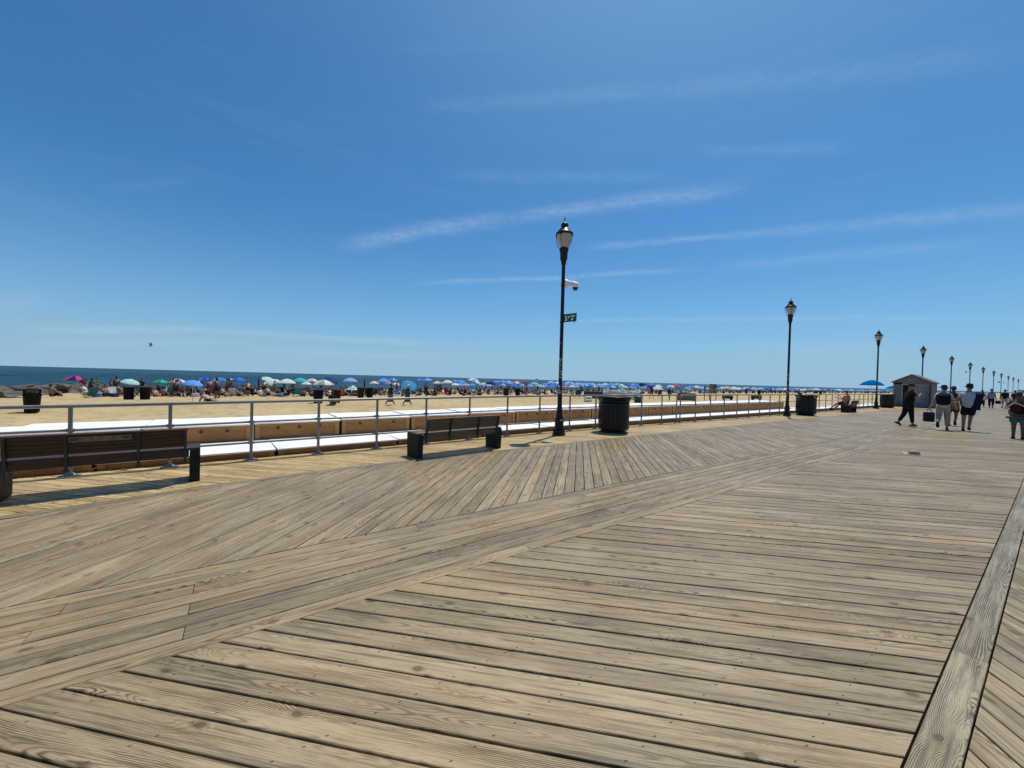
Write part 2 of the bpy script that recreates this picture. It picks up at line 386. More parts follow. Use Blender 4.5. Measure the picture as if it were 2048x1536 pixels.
# ---------------------------------------------------------------- sand, sea
def lumps(X, Y):
    rs = np.random.RandomState(3); z = np.zeros_like(X)
    for k in range(46):
        a = rs.uniform(0, 2*np.pi); f = rs.uniform(.5, 6.5); p = rs.uniform(0, 6.28)
        z += np.sin((X*np.cos(a)+Y*np.sin(a))*f+p+1.2*np.sin(X*.37+Y*.21+p))/(1+.55*f)
    return z*.016
def make_sand():
    xs = np.concatenate([np.arange(-400, -125, 25), np.arange(-125, -60, 1.5), np.arange(-60, -9, .22), np.arange(-9, 20, 2), np.arange(20, 400, 40)])
    ys = np.concatenate([np.arange(-600, -40, 25), np.arange(-40, -15, 1.0), np.arange(-15, 36, .22), np.arange(36, 90, .7), np.arange(90, 260, 4), np.arange(260, 4000, 120)])
    X, Y = np.meshgrid(xs, ys, indexing='ij')
    Z = np.interp(-X, [0, 38, 50, 110, 130, 400], [-.8, -.8, -1.05, -2.1, -2.6, -6])
    fade = np.clip((-X-9)/2, 0, 1)
    Z = Z+lumps(X, Y)*fade*(1+.4*np.sin(X*.11)*np.sin(Y*.13))
    nx, ny = X.shape
    v = np.stack([X, Y, Z], -1).reshape(-1, 3)
    i = np.arange(nx-1)[:, None]*ny+np.arange(ny-1)[None, :]
    f = np.stack([i, i+ny, i+ny+1, i+1], -1).reshape(-1, 4)
    me = bpy.data.meshes.new('beach_sand')
    me.vertices.add(len(v)); me.vertices.foreach_set('co', v.ravel())
    me.loops.add(f.size); me.loops.foreach_set('vertex_index', f.ravel().astype(np.int32))
    me.polygons.add(len(f)); me.polygons.foreach_set('loop_start', np.arange(0, f.size, 4, dtype=np.int32))
    me.polygons.foreach_set('use_smooth', np.ones(len(f), bool))
    me.update(calc_edges=True); me.validate()
    m, t, b = new_mat('beach_sand')
    gp = N(t, 'ShaderNodeNewGeometry').outputs['Position']
    n1 = NOISE(t, gp, .09, 5, .6); n2 = NOISE(t, gp, 1.7, 5, .65); n3 = NOISE(t, gp, 9.0, 4, .7)
    c = MIX(t, MR(t, n1, .35, .65), (.41, .305, .15), (.47, .36, .19))
    c = MIX(t, MR(t, n2, .45, .66, 0, .75), c, (.31, .22, .11))
    c = MIX(t, MR(t, n3, .55, .75, 0, .45), c, (.22, .155, .08))
    # damp band by the water
    sx = N(t, 'ShaderNodeSeparateXYZ'); t.links.new(gp, sx.inputs[0])
    wet = MR(t, MA(t, 'ADD', MA(t, 'MULTIPLY', sx.outputs[0], -1), MA(t, 'MULTIPLY', n1, 8)), 96, 108)
    c = MIX(t, wet, c, (.16, .12, .075))
    t.links.new(c, b.inputs['Base Color']); b.inputs['Roughness'].default_value = .9; b.inputs['Specular IOR Level'].default_value = .25
    bn = N(t, 'ShaderNodeBump'); bn.inputs['Strength'].default_value = .7; bn.inputs['Distance'].default_value = .05
    t.links.new(MA(t, 'ADD', n2, MA(t, 'MULTIPLY', n3, .5)), bn.inputs['Height']); t.links.new(bn.outputs[0], b.inputs['Normal'])
    me.materials.append(m)
    o = bpy.data.objects.new('beach_sand', me); COL.objects.link(o); tag(o, kind='structure')
make_sand()

def make_sea():
    xs = np.concatenate([[-40000, -20000, -9000, -4000, -2000, -1000, -600], np.arange(-400, -95, 2.5), [-60]])
    ys = np.concatenate([[-40000, -15000, -5000, -1500], np.arange(-400, 500, 3.0), [900, 1800, 4000, 9000, 20000, 45000]])
    X, Y = np.meshgrid(xs, ys, indexing='ij')
    rs = np.random.RandomState(8); Z = np.full_like(X, SEA_Z)
    inn = ((X > -395) & (Y > -395) & (Y < 495)).astype(float)
    for k in range(22):
        a = rs.normal(0, .5); f = rs.uniform(.16, .75); p = rs.uniform(0, 6.28)
        Z += inn*np.sin((X*np.cos(a)+Y*np.sin(a))*f+p+.8*np.sin(Y*.05+p))*.022/f**.7
    nx, ny = X.shape
    v = np.stack([X, Y, Z], -1).reshape(-1, 3)
    i = np.arange(nx-1)[:, None]*ny+np.arange(ny-1)[None, :]
    f = np.stack([i, i+ny, i+ny+1, i+1], -1).reshape(-1, 4)
    me = bpy.data.meshes.new('sea'); me.from_pydata(v.tolist(), [], f.tolist())
    me.polygons.foreach_set('use_smooth', [True]*len(f)); me.update()
    m, t, b = new_mat('sea_water')
    gp = N(t, 'ShaderNodeNewGeometry').outputs['Position']
    w1 = NOISE(t, MAPV(t, gp, (.35, .10, 1)), 1.0, 6, .62, .6)
    w2 = NOISE(t, MAPV(t, gp, (.012, .0035, 1)), 1.0, 5, .6)
    c = MIX(t, MR(t, w2, .35, .65), (.004, .026, .038), (.007, .040, .052))
    c = MIX(t, MR(t, w1, .42, .7, 0, .75), c, (.003, .018, .028))
    foam = MR(t, NOISE(t, MAPV(t, gp, (.5, .06, 1)), 1.0, 6, .75), .735, .77)
    c = MIX(t, MA(t, 'MULTIPLY', foam, .5), c, (.6, .65, .66))
    t.links.new(c, b.inputs['Base Color']); b.inputs['Roughness'].default_value = .32
    b.inputs['IOR'].default_value = 1.33; b.inputs['Specular IOR Level'].default_value = .16
    bn = N(t, 'ShaderNodeBump'); bn.inputs['Strength'].default_value = 1.0; bn.inputs['Distance'].default_value = .9
    t.links.new(w1, bn.inputs['Height']); t.links.new(bn.outputs[0], b.inputs['Normal'])
    me.materials.append(m)
    o = bpy.data.objects.new('sea', me); COL.objects.link(o); tag(o, kind='structure')
make_sea()

# ---------------------------------------------------------------- boardwalk
def rail_x(Y): return interp(Y, [-6, -2.06, .15, 2.4, 4.84, 7.4, 9.9, 14, 40], [-8.25, -8.34, -8.43, -8.54, -8.78, -8.93, -9.0, -8.9, -8.9])
def beam_x(Y): return interp(Y, [-8, -4, -2.03, -.45, 1.5, 4, 8, 12, 18, 60], [-5.9, -6.1, -6.27, -6.66, -6.93, -7.0, -7.12, -7.2, -7.2, -7.15])
PITCH_B = .1469; TH = .038
S2 = math.sqrt(.5)
planks = []       # (cross-section lines, mat)  -> records for geometry
def plank_geo(e, n, c0, c1, ends, z, tilt, cham=.0035):
    """e direction, n normal; board between offsets c0..c1; ends(c) -> (u0,u1)."""
    offs = [(c0, -TH), (c0, -cham), (c0+cham, 0.0), (c1-cham, 0.0), (c1, -cham), (c1, -TH)]
    A = []; B = []; uva = []; uvb = []
    mid = (c0+c1)/2
    for c, dz in offs:
        u0, u1 = ends(c)
        A.append((n[0]*c+e[0]*u0, n[1]*c+e[1]*u0, z+dz+tilt*(c-mid))); B.append((n[0]*c+e[0]*u1, n[1]*c+e[1]*u1, z+dz+tilt*(c-mid)))
        uva.append((u0, c-mid)); uvb.append((u1, c-mid))
    vs = A+B; uv = uva+uvb; k = len(offs)
    fs = [(i, i+1, k+i+1, k+i) for i in range(k-1)]+[tuple(range(k))[::-1], tuple(range(k, 2*k))]
    # orientation so that the top faces up
    a, b_, c_ = Vector(vs[2]), Vector(vs[3]), Vector(vs[k+3])
    if (b_-a).cross(c_-a).z < 0: fs = [f[::-1] for f in fs]
    return vs, fs, uv
def in_view(p):
    q = Vector((p[0], p[1], p[2]-EYE)); d = q.dot(_f)
    return d > 1.2 and abs(q.dot(_r)) < d*1.36 and q.dot(_u) > -d*1.04
def addp(e, n, c0, c1, ends, m, wide=0.0):
    z = rng.uniform(-.0016, .0012); g0 = rng.uniform(.003, .0058)+wide*rng.random(); g1 = rng.uniform(.003, .0058)+wide*rng.random()
    vs, fs, uv = plank_geo(e, n, c0+g0, c1-g1, ends, z, rng.uniform(-.012, .012))
    mid = [sum(v[i] for v in vs)/len(vs) for i in range(3)]
    ea = [sum(v[i] for v in vs[:6])/6 for i in range(3)]; eb = [sum(v[i] for v in vs[6:])/6 for i in range(3)]
    vis = any(in_view(p) for p in (mid, ea, eb))
    dist = min(math.dist(p, (0, 0, EYE)) for p in (mid, ea, eb))
    planks.append((0 if vis else 1, dist, vs, fs, uv, m, (rng.random(), rng.random(), rng.random())))
YMIN, YMAX = -9.0, 150.0
def end_const(e, n, Xa, Xb, gap=.004):
    def f(c):
        us = []
        for Xv in (Xa, Xb):
            us.append((Xv-n[0]*c)/e[0])
        us.sort(); return us[0]+gap*1.2, us[1]-gap*1.2
    return f
def end_fun(e, n, fa, fb, gap=.004):
    def f(c):
        us = []
        for fx in (fa, fb):
            u = (fx(0)-n[0]*c)/e[0]
            for _ in range(12): u = (fx(n[1]*c+e[1]*u)-n[0]*c)/e[0]
            us.append(u)
        us.sort(); return us[0]+gap*1.2, us[1]-gap*1.2
    return f
XS0, XS1 = -3.975, -2.815           # longitudinal band of eight boards
XB0, XB1 = -.345, -.196             # single longitudinal board near the viewer
# field right of the band: boards run along (1,1)
e = (S2, S2); n = (S2, -S2)
k0 = int((( -2)/1.414 - YMAX/1.414)/PITCH_B)
c = -1.930
cs = np.arange(-1.930-PITCH_B*740, 8.5, PITCH_B)
for c in cs:
    yy = -(c*1.4142)-1.5
    if YMIN-3 < yy < YMAX: addp(e, n, c, c+PITCH_B, end_const(e, n, XS1, XB0), 0, .0035)
# edge field, newer boards, along (1,1)
fo = lambda Y: rail_x(Y)-.15
fb = lambda Y: beam_x(Y)-.142
for c in np.arange(-1.88-PITCH_B*780, 8.0, PITCH_B):
    yy = -(c*1.4142)-8.0
    if YMIN-3 < yy < YMAX: addp(e, n, c, c+PITCH_B, end_fun(e, n, fo, fb), 1)
# left field, boards along (-1,1)
e = (-S2, S2); n = (S2, S2)
for c in np.arange(-.0283-PITCH_B*95, 110, PITCH_B):
    yy = c*1.4142+5.5
    if YMIN-3 < yy < YMAX: addp(e, n, c, c+PITCH_B, end_fun(e, n, beam_x, lambda Y: XS0), 0)
# field beyond the near board (towards the shops), boards along (-1,1)
for c in np.arange(-10*PITCH_B*10, 60, PITCH_B):
    yy = c*1.4142-1
    if -6 < yy < 70: addp(e, n, c, c+PITCH_B, end_const(e, n, XB1, 5.0), 0)
# longitudinal boards
e = (0, 1); n = (1, 0)
def long_board(x0, x1, y0, y1, m):
    addp(e, n, x0, x1, lambda c, a=y0, b=y1: (a+.0025, b-.0025), m)
wb = (XS1-XS0)/8
starts = [1.55, -.95, -.27, -1.02, -.27, -1.12, -.27, 2.25]
LB = 4.88
for i in range(8):
    y = starts[i]-LB*3
    while y < YMAX:
        long_board(XS0+i*wb, XS0+(i+1)*wb, y, y+LB, 0); y += LB
y = 3.62-3.66*4
while y < YMAX: long_board(XB0, XB1, y, y+3.66, 2); y += 3.66
def beam_seg(y0, y1):
    z = .002; K = max(1, int((y1-y0)/.9)); vs = []; uv = []
    for i in range(K+1):
        Y = y0+(y1-y0)*i/K
        if i == 0: Y += .003
        if i == K: Y -= .003
        for dx, dz in ((.0, -TH), (.0, 0), (-.138, 0), (-.138, -TH)):
            vs.append((beam_x(Y)+dx, Y, z+dz)); uv.append((Y, dx+.069))
    fs = [(i*4+j, (i+1)*4+j, (i+1)*4+j+1, i*4+j+1) for i in range(K) for j in range(3)]+[(0, 1, 2, 3), (K*4+3, K*4+2, K*4+1, K*4)]
    fs = [f[::-1] for f in fs]
    mid = [sum(v[i] for v in vs)/len(vs) for i in range(3)]
    planks.append((0 if in_view(mid) else 1, math.dist(mid, (0, 0, EYE)), vs, fs, uv, 2, (rng.random(), rng.random(), rng.random())))
y = -8.2
while y < YMAX: beam_seg(y, y+3.66); y += 3.66

WM = [WOOD, WOOD_EDGE, WOOD_BEAM]
def plank_mesh(name, recs):
    vs = []; fs = []; uvs = []; rnd = []; mi = []
    for _, _, v, f, uv, m, r in recs:
        k = len(vs); vs += v; rnd += [r]*len(v)
        for q in f:
            fs.append(tuple(i+k for i in q)); mi.append(m); uvs += [uv[i] for i in q]
    me = bpy.data.meshes.new(name); me.from_pydata(vs, [], fs)
    if len(recs) == 1:
        me.materials.append(WM[recs[0][5]]); mi = [0]*len(fs)
    else:
        for x in WM: me.materials.append(x)
    me.polygons.foreach_set('material_index', mi)
    ul = me.uv_layers.new(name='UVMap'); ul.data.foreach_set('uv', np.array(uvs, dtype=np.float32).ravel())
    a = me.attributes.new('rnd', 'FLOAT_VECTOR', 'POINT'); a.data.foreach_set('vector', np.array(rnd, dtype=np.float32).ravel())
    me.update(); return me
# root: joists under the boards, outer fascia
jb = MB()
for x in np.arange(-8.9, 5.1, .81): jb.box(x-.02, x+.02, YMIN, YMAX, -.24, -.042)
for y in np.arange(YMIN, YMAX, 3.0): jb.box(-8.2, 5.0, y-.05, y+.05, -.42, -.245)
K = 60
deck = jb.build('boardwalk', JOIST); tag(deck, kind='structure')
fa = MB(); ys = list(np.arange(YMIN, 40, 1.5))+list(np.arange(40, YMAX+1, 10))
for a, b in zip(ys[:-1], ys[1:]):
    xa, xb = fo(a)-.004, fo(b)-.004
    fa.add([(xa, a, -.3), (xb, b, -.3), (xb, b, .0), (xa, a, .0), (xa-.03, a, -.3), (xb-.03, b, -.3), (xb-.03, b, 0), (xa-.03, a, 0)],
           [(0, 1, 2, 3), (7, 6, 5, 4), (3, 2, 6, 7)])
fas = fa.build('fascia', WOOD_BEAM, deck)
planks.sort(key=lambda r: (r[0], r[1]))
for rec in planks[:300]:
    o = bpy.data.objects.new('plank', plank_mesh('plank', [rec])); COL.objects.link(o); o.parent = deck
o = bpy.data.objects.new('planks', plank_mesh('planks', planks[300:])); COL.objects.link(o); o.parent = deck; tag(o, kind='stuff')
# far end of the walk: the same deck seen too shallow to tell boards apart
fm = MB(); fm.add([(-9.05, YMAX, 0), (5, YMAX, 0), (5, 1500, 0), (-9.05, 1500, 0), (-9.05, YMAX, -.3), (-9.05, 1500, -.3)], [(0, 1, 2, 3), (0, 3, 5, 4)])
fd = fm.build('far_deck', mat('far_boards', (.25, .22, .16), .7, var=.2, scale=.4, stretch=(1, .1, 1)), deck)

# ---------------------------------------------------------------- beach lockers beside the walk (white lids, plywood fronts)
def locker_proto(wd, depth, top, name, label, group, vents):
    root = empty(name, (0, 0, 0), 0, label, 'storage locker', group)
    bt = MB(); bt.box(-depth+.02, -.045, .05, wd-.05, -.8, top-.03); bt.build('body', PLYD, root)
    fr = MB(); lo = max(-.8, top-.9)
    fr.box(-.04, -.012, .03, wd-.03, lo, top-.035); fr.build('front_panel', PLY, root)
    for a, b in ((.03, .12), (wd-.12, wd-.03)):
        f2 = MB(); f2.box(-.0115, .003, a, b, lo, top-.035); f2.build('frame_strip', PLYF, root)
    if vents:
        for yv in (wd*.26, wd*.5, wd*.74):
            v = MB(); v.tube((-.011, yv, top-.135), (.006, yv, top-.135), .032, n=12, cap=True); v.build('vent', STEEL_D, root)
    ld = MB(); ld.box(-depth-.02, .055, .012, wd-.012, top-.03, top, bev=.004); ld.build('lid', WHITE, root)
    index_kids(); return root
upA = locker_proto(1.755, 1.5, .51, 'beach_locker', 'x', 'white topped lockers of the upper row', True)
loA = locker_proto(2.42, 1.26, .125, 'beach_locker', 'x', 'white topped lockers of the lower row', False)
def lock_row(proto, y0, n, xfun, drop, names, LW):
    for i in range(n):
        y = y0+i*LW; x = xfun(y)
        ang = math.atan2(xfun(y)-xfun(y+LW), LW)
        dz = drop(y+LW/2)
        lb = names(i, y)
        if i == 0: o = proto; o.location = (x, y, dz); o.rotation_euler = (0, 0, ang); o['label'] = lb
        else: o = dup(proto, (x, y, dz), ang, lb)
upx = lambda Y: interp(Y, [-6, 0, 6, 12, 40], [-9.86, -9.96, -10.03, -10.08, -10.08])
updz = lambda Y: interp(Y, [-4, 0, 3.7, 7, 11, 30], [-.03, -.01, .03, .07, .09, .11])
def up_name(i, y):
    P = ['leftmost locker of the upper white topped row, behind the left bench',
         'second upper row locker, white lid above the right end of the left bench',
         'upper row locker in the gap right of the left bench, plywood front with vents',
         'upper row locker between the two benches, nearer the left one',
         'upper row locker just left of the grey brown bench',
         'upper row locker behind the left half of the grey brown bench',
         'upper row locker behind the right half of the grey brown bench',
         'upper row locker seen between grey brown bench and first lamp post',
         'upper row locker directly behind the first lamp post',
         'upper row locker between first lamp post and large black trash receptacle',
         'upper row locker hidden partly by the large black trash receptacle',
         'upper row locker directly right of the large black trash receptacle']
    if i < len(P): return P[i]
    return ['upper row locker behind the rounded corner of the railing', 'upper row locker in front of the plywood stand', 'upper row locker below the notice board', 'upper row locker below the first gear heap', 'fourth from the right end in the upper locker row', 'third from the right end in the upper locker row', 'second from the right end in the upper locker row', 'last locker at the right end of the upper row, by the second lamp post'][min(7, max(0, i-10))]
lock_row(upA, -3.30, 18, upx, updz, up_name, 1.755)
lox = lambda Y: rail_x(Y)-.215
lodz = lambda Y: interp(Y, [-4, 0, 4, 8, 14, 30], [.01, .01, .02, .03, .06, .06])
def lo_name(i, y):
    P = ['lower row white lid nearest the left edge, below the left bench back',
         'lower row white lid behind the middle of the left bench',
         'lower row white lid behind the right end of the left bench',
         'lower row white lid in the gap right of the left bench',
         'lower row white lid between the two benches, nearer the grey brown one',
         'lower row white lid touching the left end of the grey brown bench',
         'lower row white lid behind the grey brown bench back',
         'lower row white lid right of the grey brown bench',
         'lower row white lid behind the base of the first lamp post',
         'lower row white lid left of the large black trash receptacle',
         'lower row white lid hidden behind the large black trash receptacle']
    if i < len(P): return P[i]
    return ['lower row white lid two panels right of the large trash receptacle', 'lower row white lid below the rounded railing corner', 'lower row white lid right of the rounded railing corner', 'lower row white lid below the notice board', 'lower row white lid left of the second lamp post', 'lower row white lid behind the second lamp post'][i-11] if i < 17 else 'low white locker lid beyond the second lamp post, behind the far railing posts'
lock_row(loA, .56-2.42*3, 26, lox, lodz, lo_name, 2.42)
# separate white topped locker further out at the left edge
o = dup(upA, (-12.3, -5.52, -.31), 0, 'white topped locker set further out on the sand at the left edge', 'white topped lockers of the upper row')

# ---------------------------------------------------------------- railing
def rail_h(Y): return interp(Y, [-5, -2, .15, 2.4, 4.8, 7.4, 12], [1.0, 1.03, 1.06, 1.085, 1.10, 1.115, 1.12])
def make_post():
    p = MB(); p.tube((0, 0, .02), (0, 0, 1.0), .0255, n=12)
    return p.mesh('post', STEEL)
POST_ME = make_post()
fmb = MB(); fmb.lathe([(.07, 0), (.07, .010), (.055, .017), (.034, .024), (.03, .045)], 16, squash=(.85, 1.75)); FOOT_ME = fmb.mesh('foot_plate', STEEL)
cl = MB(); cl.tube((0, -.045, 0), (0, .045, 0), .027, n=10); CLAMP_ME = cl.mesh('clamp', STEEL)
def railing(y0, y1, posts, label, corner=False, clamps=True):
    root = empty('metal_railing', (rail_x(posts[0]), posts[0], 0), 0, label, 'railing', 'railing sections along the seaward edge')
    ox, oy = rail_x(posts[0]), posts[0]
    for nm, fr, r in (('top_rail', 1.0, .027), ('middle_rail', .655, .019), ('lower_rail', .30, .019)):
        b = MB(); ysx = [y0]+[p for p in posts if y0 < p < y1]+[y1]
        pts = [(rail_x(y)-ox, y-oy, rail_h(y)*fr) for y in ysx]
        if nm == 'top_rail' and corner:
            a = pts[0]; h = a[2]; pts = [(a[0], a[1]-.10, h-.34), (a[0], a[1]-.10, h-.10), (a[0], a[1]-.07, h-.03), (a[0], a[1], h)]+pts[1:]
        b.path(pts, r, 10); b.build(nm, STEEL, root)
    for y in posts:
        p = bpy.data.objects.new('post', POST_ME); COL.objects.link(p); p.parent = root
        p.location = (rail_x(y)-ox, y-oy, 0); p.scale = (1, 1, rail_h(y))
        f = bpy.data.objects.new('foot_plate', FOOT_ME); COL.objects.link(f); f.parent = p
        f.scale = (1, 1, 1/rail_h(y)); f.rotation_euler = (0, 0, 0)
        if clamps:
            for fr in (.655, .30):
                k = bpy.data.objects.new('clamp', CLAMP_ME); COL.objects.link(k); k.parent = p
                k.location = (0, 0, fr); k.scale = (1, 1, 1/rail_h(y))
    return root
P1 = [-5.28, -4.2, -3.13, -2.06, -.96, .15, 1.26, 2.42, 3.60, 4.84, 6.08, 7.30, 8.57, 9.80, 11.0, 12.21, 13.43, 14.42]
railing(-6.2, 14.45, P1, 'near section of grey tube railing, running behind both benches and the first lamp post')
P2 = [14.68]+[15.82+1.222*i for i in range(24)]
railing(14.78, P2[-1]+.05, P2, 'middle section of grey tube railing starting with a rounded corner, past the second lamp post', corner=True)
P3 = [P2[-1]+.3+1.222*i for i in range(70)]
railing(P3[0]-.05, P3[-1], P3, 'far section of grey tube railing running past the shed into the distance', clamps=False)

# ---------------------------------------------------------------- lamp posts
GRIME = mat('sticker_residue', (.20, .20, .19), .7, var=.5, scale=30)
def lamp_post():
    root = empty('lamp_post', (0, 0, 0), 0, 'x', 'lamp post', 'black lamp posts along the boardwalk')
    b = MB()
    b.lathe([(.20, 0), (.20, .05), (.185, .07), (.185, .15), (.15, .20), (.135, .22), (.135, .40), (.16, .43), (.165, .46), (.13, .49), (.10, .60), (.088, .74), (.085, .80)], 8, smooth=False)
    b.build('base', BLACK, root)
    p = MB(); p.lathe([(.082, .78), (.082, .86), (.072, .9), (.07, 1.3), (.056, 1.6), (.054, 4.9), (.056, 5.22), (.075, 5.25), (.075, 5.30), (.06, 5.33)], 16)
    p.build('pole', BLACK, root)
    c = MB(); c.lathe([(.065, 5.30), (.095, 5.36), (.115, 5.42), (.118, 5.60), (.135, 5.64), (.145, 5.70), (.135, 5.74), (.11, 5.75)], 20, flute=.07)
    c.build('fitter', BLACK, root)
    g = MB(); g.lathe([(.10, 5.745), (.14, 5.80), (.185, 5.90), (.215, 6.0), (.232, 6.10), (.235, 6.16)], 24, flute=.02); g.build('globe', GLOBE, root)
    r = MB(); r.lathe([(.262, 6.135), (.268, 6.15), (.262, 6.19), (.235, 6.215), (.20, 6.26), (.15, 6.33), (.115, 6.36), (.105, 6.37), (.105, 6.42), (.115, 6.43), (.115, 6.47), (.07, 6.51), (.035, 6.535), (.02, 6.56)], 24)
    r.build('roof_cap', BLACK, root)
    h = MB()
    for k in range(4):
        a = k*math.pi/2+.42
        pts = [(.262, 6.15), (.268, 6.08), (.258, 6.0), (.23, 5.89), (.19, 5.80), (.14, 5.72)]
        h.path([(q*math.cos(a), q*math.sin(a), z) for q, z in pts], .0085, 6)
        h.box(-.014, .014, -.02, .02, 6.1, 6.19, M=Matrix.Translation((.262*math.cos(a), .262*math.sin(a), 0)) @ Matrix.Rotation(a, 4, 'Z'))
    h.build('cage_rib', BLACK, root)
    f = MB(); f.lathe([(.014, 6.55), (.022, 6.575), (.012, 6.59), (.009, 6.62), (.026, 6.64), (.026, 6.65), (.008, 6.67), (.006, 6.72), (0, 6.74)], 10)
    f.box(-.028, .028, -.006, .006, 6.636, 6.652); f.box(-.006, .006, -.028, .028, 6.636, 6.652)
    f.build('finial', BLACK, root)
    index_kids(); return root
LAMP = lamp_post()
LS = .947
lampY = [7.6, 24.0, 41.45, 58.8, 77.4, 95.9, 114.2, 134.3, 153.1, 175.5, 195.6, 220.6]
lampN = ['nearest black lamp post, carrying the green street sign and a white camera',
         'second black lamp post, next to the trash receptacle left of the seated man',
         'third black lamp post, right in front of the bright blue umbrella',
         'fourth black lamp post, rising behind the grey storage shed',
         'fifth black lamp post, above the woman with the backpack',
         'sixth black lamp post, above the man in grey white, with a small side arm',
         'seventh black lamp post, first one right of the man in the grey white shirt',
         'eighth black lamp post, behind the distant walkers in pale blue',
         'ninth black lamp post, with dark cameras on side arms',
         'tenth black lamp post, just right of the one with dark cameras',
         'eleventh black lamp post, second last visible before the right edge',
         'farthest black lamp post, at the right edge of the photo']
LAMPS = []
for i, (y, l) in enumerate(zip(lampY, lampN)):
    o = LAMP if i == 0 else dup(LAMP)
    o.location = (-8.38 if i == 0 else -8.4, y, 0); o.scale = (LS, LS, LS); o['label'] = l; LAMPS.append(o)
# stickers and scrapes on the first three poles
def stickers(parent, seed, n, z0, z1):
    r = random.Random(seed); b = MB()
    for i in range(n):
        z = r.uniform(z0, z1); a = R(r.uniform(-150, 20)); w = r.uniform(.25, 1.0); h = r.uniform(.02, .085)
        rad = .0568 if z > 1.62 else .0725-.016*max(0, (z-1.3))/.3+.001
        mi = r.choice([0, 0, 0, 1, 2]); K = 4
        vs = []
        for k in range(K+1):
            t = a+w*(k/K-.5)
            for zz in (z-h/2, z+h/2):
                jag = r.uniform(-.006, .006); vs.append((rad*math.cos(t), rad*math.sin(t), zz+jag))
        b.add(vs, [(2*k, 2*k+2, 2*k+3, 2*k+1) for k in range(K)], mi, True)
    return b.build('sticker_scraps', [GRIME, mat('sticker_white', (.55, .55, .52), .6, var=.4, scale=40), mat('sticker_tan', (.32, .29, .2), .6, var=.4, scale=40)], parent)
for q, (nn, za, zb) in enumerate(((64, 1.3, 2.35), (50, 1.1, 2.4), (30, 1.3, 2.3), (14, 1.4, 2.2))):
    stickers(LAMPS[q], 40+q, nn, za, zb)
stickers(LAMPS[0], 77, 7, 2.5, 3.2)

# dome camera on a wall arm
cr = empty('security_camera', (-8.38, 7.6, 4.40), R(62), 'white dome security camera on a bracket, mounted halfway up the nearest lamp post', 'security camera')
b = MB(); b.box(.045, .13, -.05, .05, -.10, .12, bev=.012); b.tube((-.062, 0, .03), (-.062, 0, -.08), .008, n=6)
b.path([(-.06, .0, -.08), (-.075, .03, -.12), (-.02, .06, -.13), (.05, .05, -.1)], .006, 6); b.build('pole_mount', WHITEP, cr)
b = MB(); b.path([(.12, 0, .07), (.25, 0, .07), (.36, 0, .055)], [.035, .032, .04], 10); b.box(.12, .26, -.028, .028, -.04, .06, bev=.01); b.build('arm', WHITEP, cr)
b = MB(); b.lathe([(.0, .09), (.06, .085), (.105, .06), (.115, .02), (.118, -.04), (.125, -.055), (.10, -.06)], 24, c=(.37, 0, -.02)); b.build('housing', WHITEP, cr)
b = MB(); b.lathe([(.085, 0), (.083, -.03), (.065, -.07), (.035, -.092), (0, -.1)], 20, c=(.37, 0, -.075)); b.build('dome', mat('smoked_dome', (.012, .012, .014), .12), cr)
# street sign
ss = empty('street_sign', (-8.38, 7.6, 3.40), R(12), 'green street sign reading 5th Ave on the nearest lamp post', 'street sign')
b = MB(); b.box(.055, .50, -.004, .004, -.118, .118, bev=.003); b.build('panel', GREEN, ss)
b = MB(); b.tube((0, 0, -.13), (0, 0, -.09), .062, n=16); b.tube((0, 0, .09), (0, 0, .13), .062, n=16); b.box(.05, .075, -.012, .012, -.12, .12)
b.box(.41, .43, -.01, .01, -.15, -.118); b.build('bracket', STEEL_D, ss)
def text_part(txt, size, x, z, name='lettering', bold=0.0):
    cu = bpy.data.curves.new('t', 'FONT'); cu.body = txt; cu.size = size; cu.extrude = .0012; cu.offset = bold; cu.resolution_u = 4
    tmp = bpy.data.objects.new('t', cu); COL.objects.link(tmp)
    bpy.context.view_layer.update()
    me = bpy.data.meshes.new_from_object(tmp.evaluated_get(bpy.context.evaluated_depsgraph_get()))
    me.transform(Matrix.Rotation(math.pi/2, 4, 'X')); me.transform(Matrix.Translation((x, -.0062, z)))
    bpy.data.objects.remove(tmp); me.name = name; me.materials.clear(); me.materials.append(SIGNW)
    o = bpy.data.objects.new(name, me); COL.objects.link(o); o.parent = ss; return o
text_part('5', .19, .095, -.075, bold=.003); text_part('th', .075, .205, .0, bold=.002); text_part('Ave', .085, .305, .015, bold=.002)
b = MB(); b.lathe([(.018, -.001), (.034, -.001), (.034, .002), (.018, .002)], 16)
bm_ = Matrix.Translation((.355, -.006, -.045)) @ Matrix.Rotation(math.pi/2, 4, 'X'); b.v = [tuple(bm_ @ Vector(p)) for p in b.v]
b.build('emblem', SIGNW, ss)
# small side arms on farther posts
def side_arm(x, y, z, label, both):
    r = empty('camera_arm', (x, y, z), R(-25), label, 'camera')
    b = MB(); b.tube((-.05 if not both else -.45, 0, 0), (.5 if both else .25, 0, 0), .018, n=6)
    if not both: b.tube((-.5, 0, -.02), (-.05, 0, 0), .02, n=6)
    b.build('arm', STEEL_D, r)
    b = MB(); b.ell((.5 if both else -.5, 0, -.06), (.12, .12, .11), 10, 6)
    if both: b.box(-.5, -.2, -.12, .12, .02, .28, bev=.02)
    b.build('camera_head', STEEL_D, r)
side_arm(-8.4, 95.9, 4.75, 'small dark device on a side arm of the sixth lamp post', False)
side_arm(-8.4, 153.1, 3.9, 'pair of dark cameras on side arms of the ninth lamp post', True)

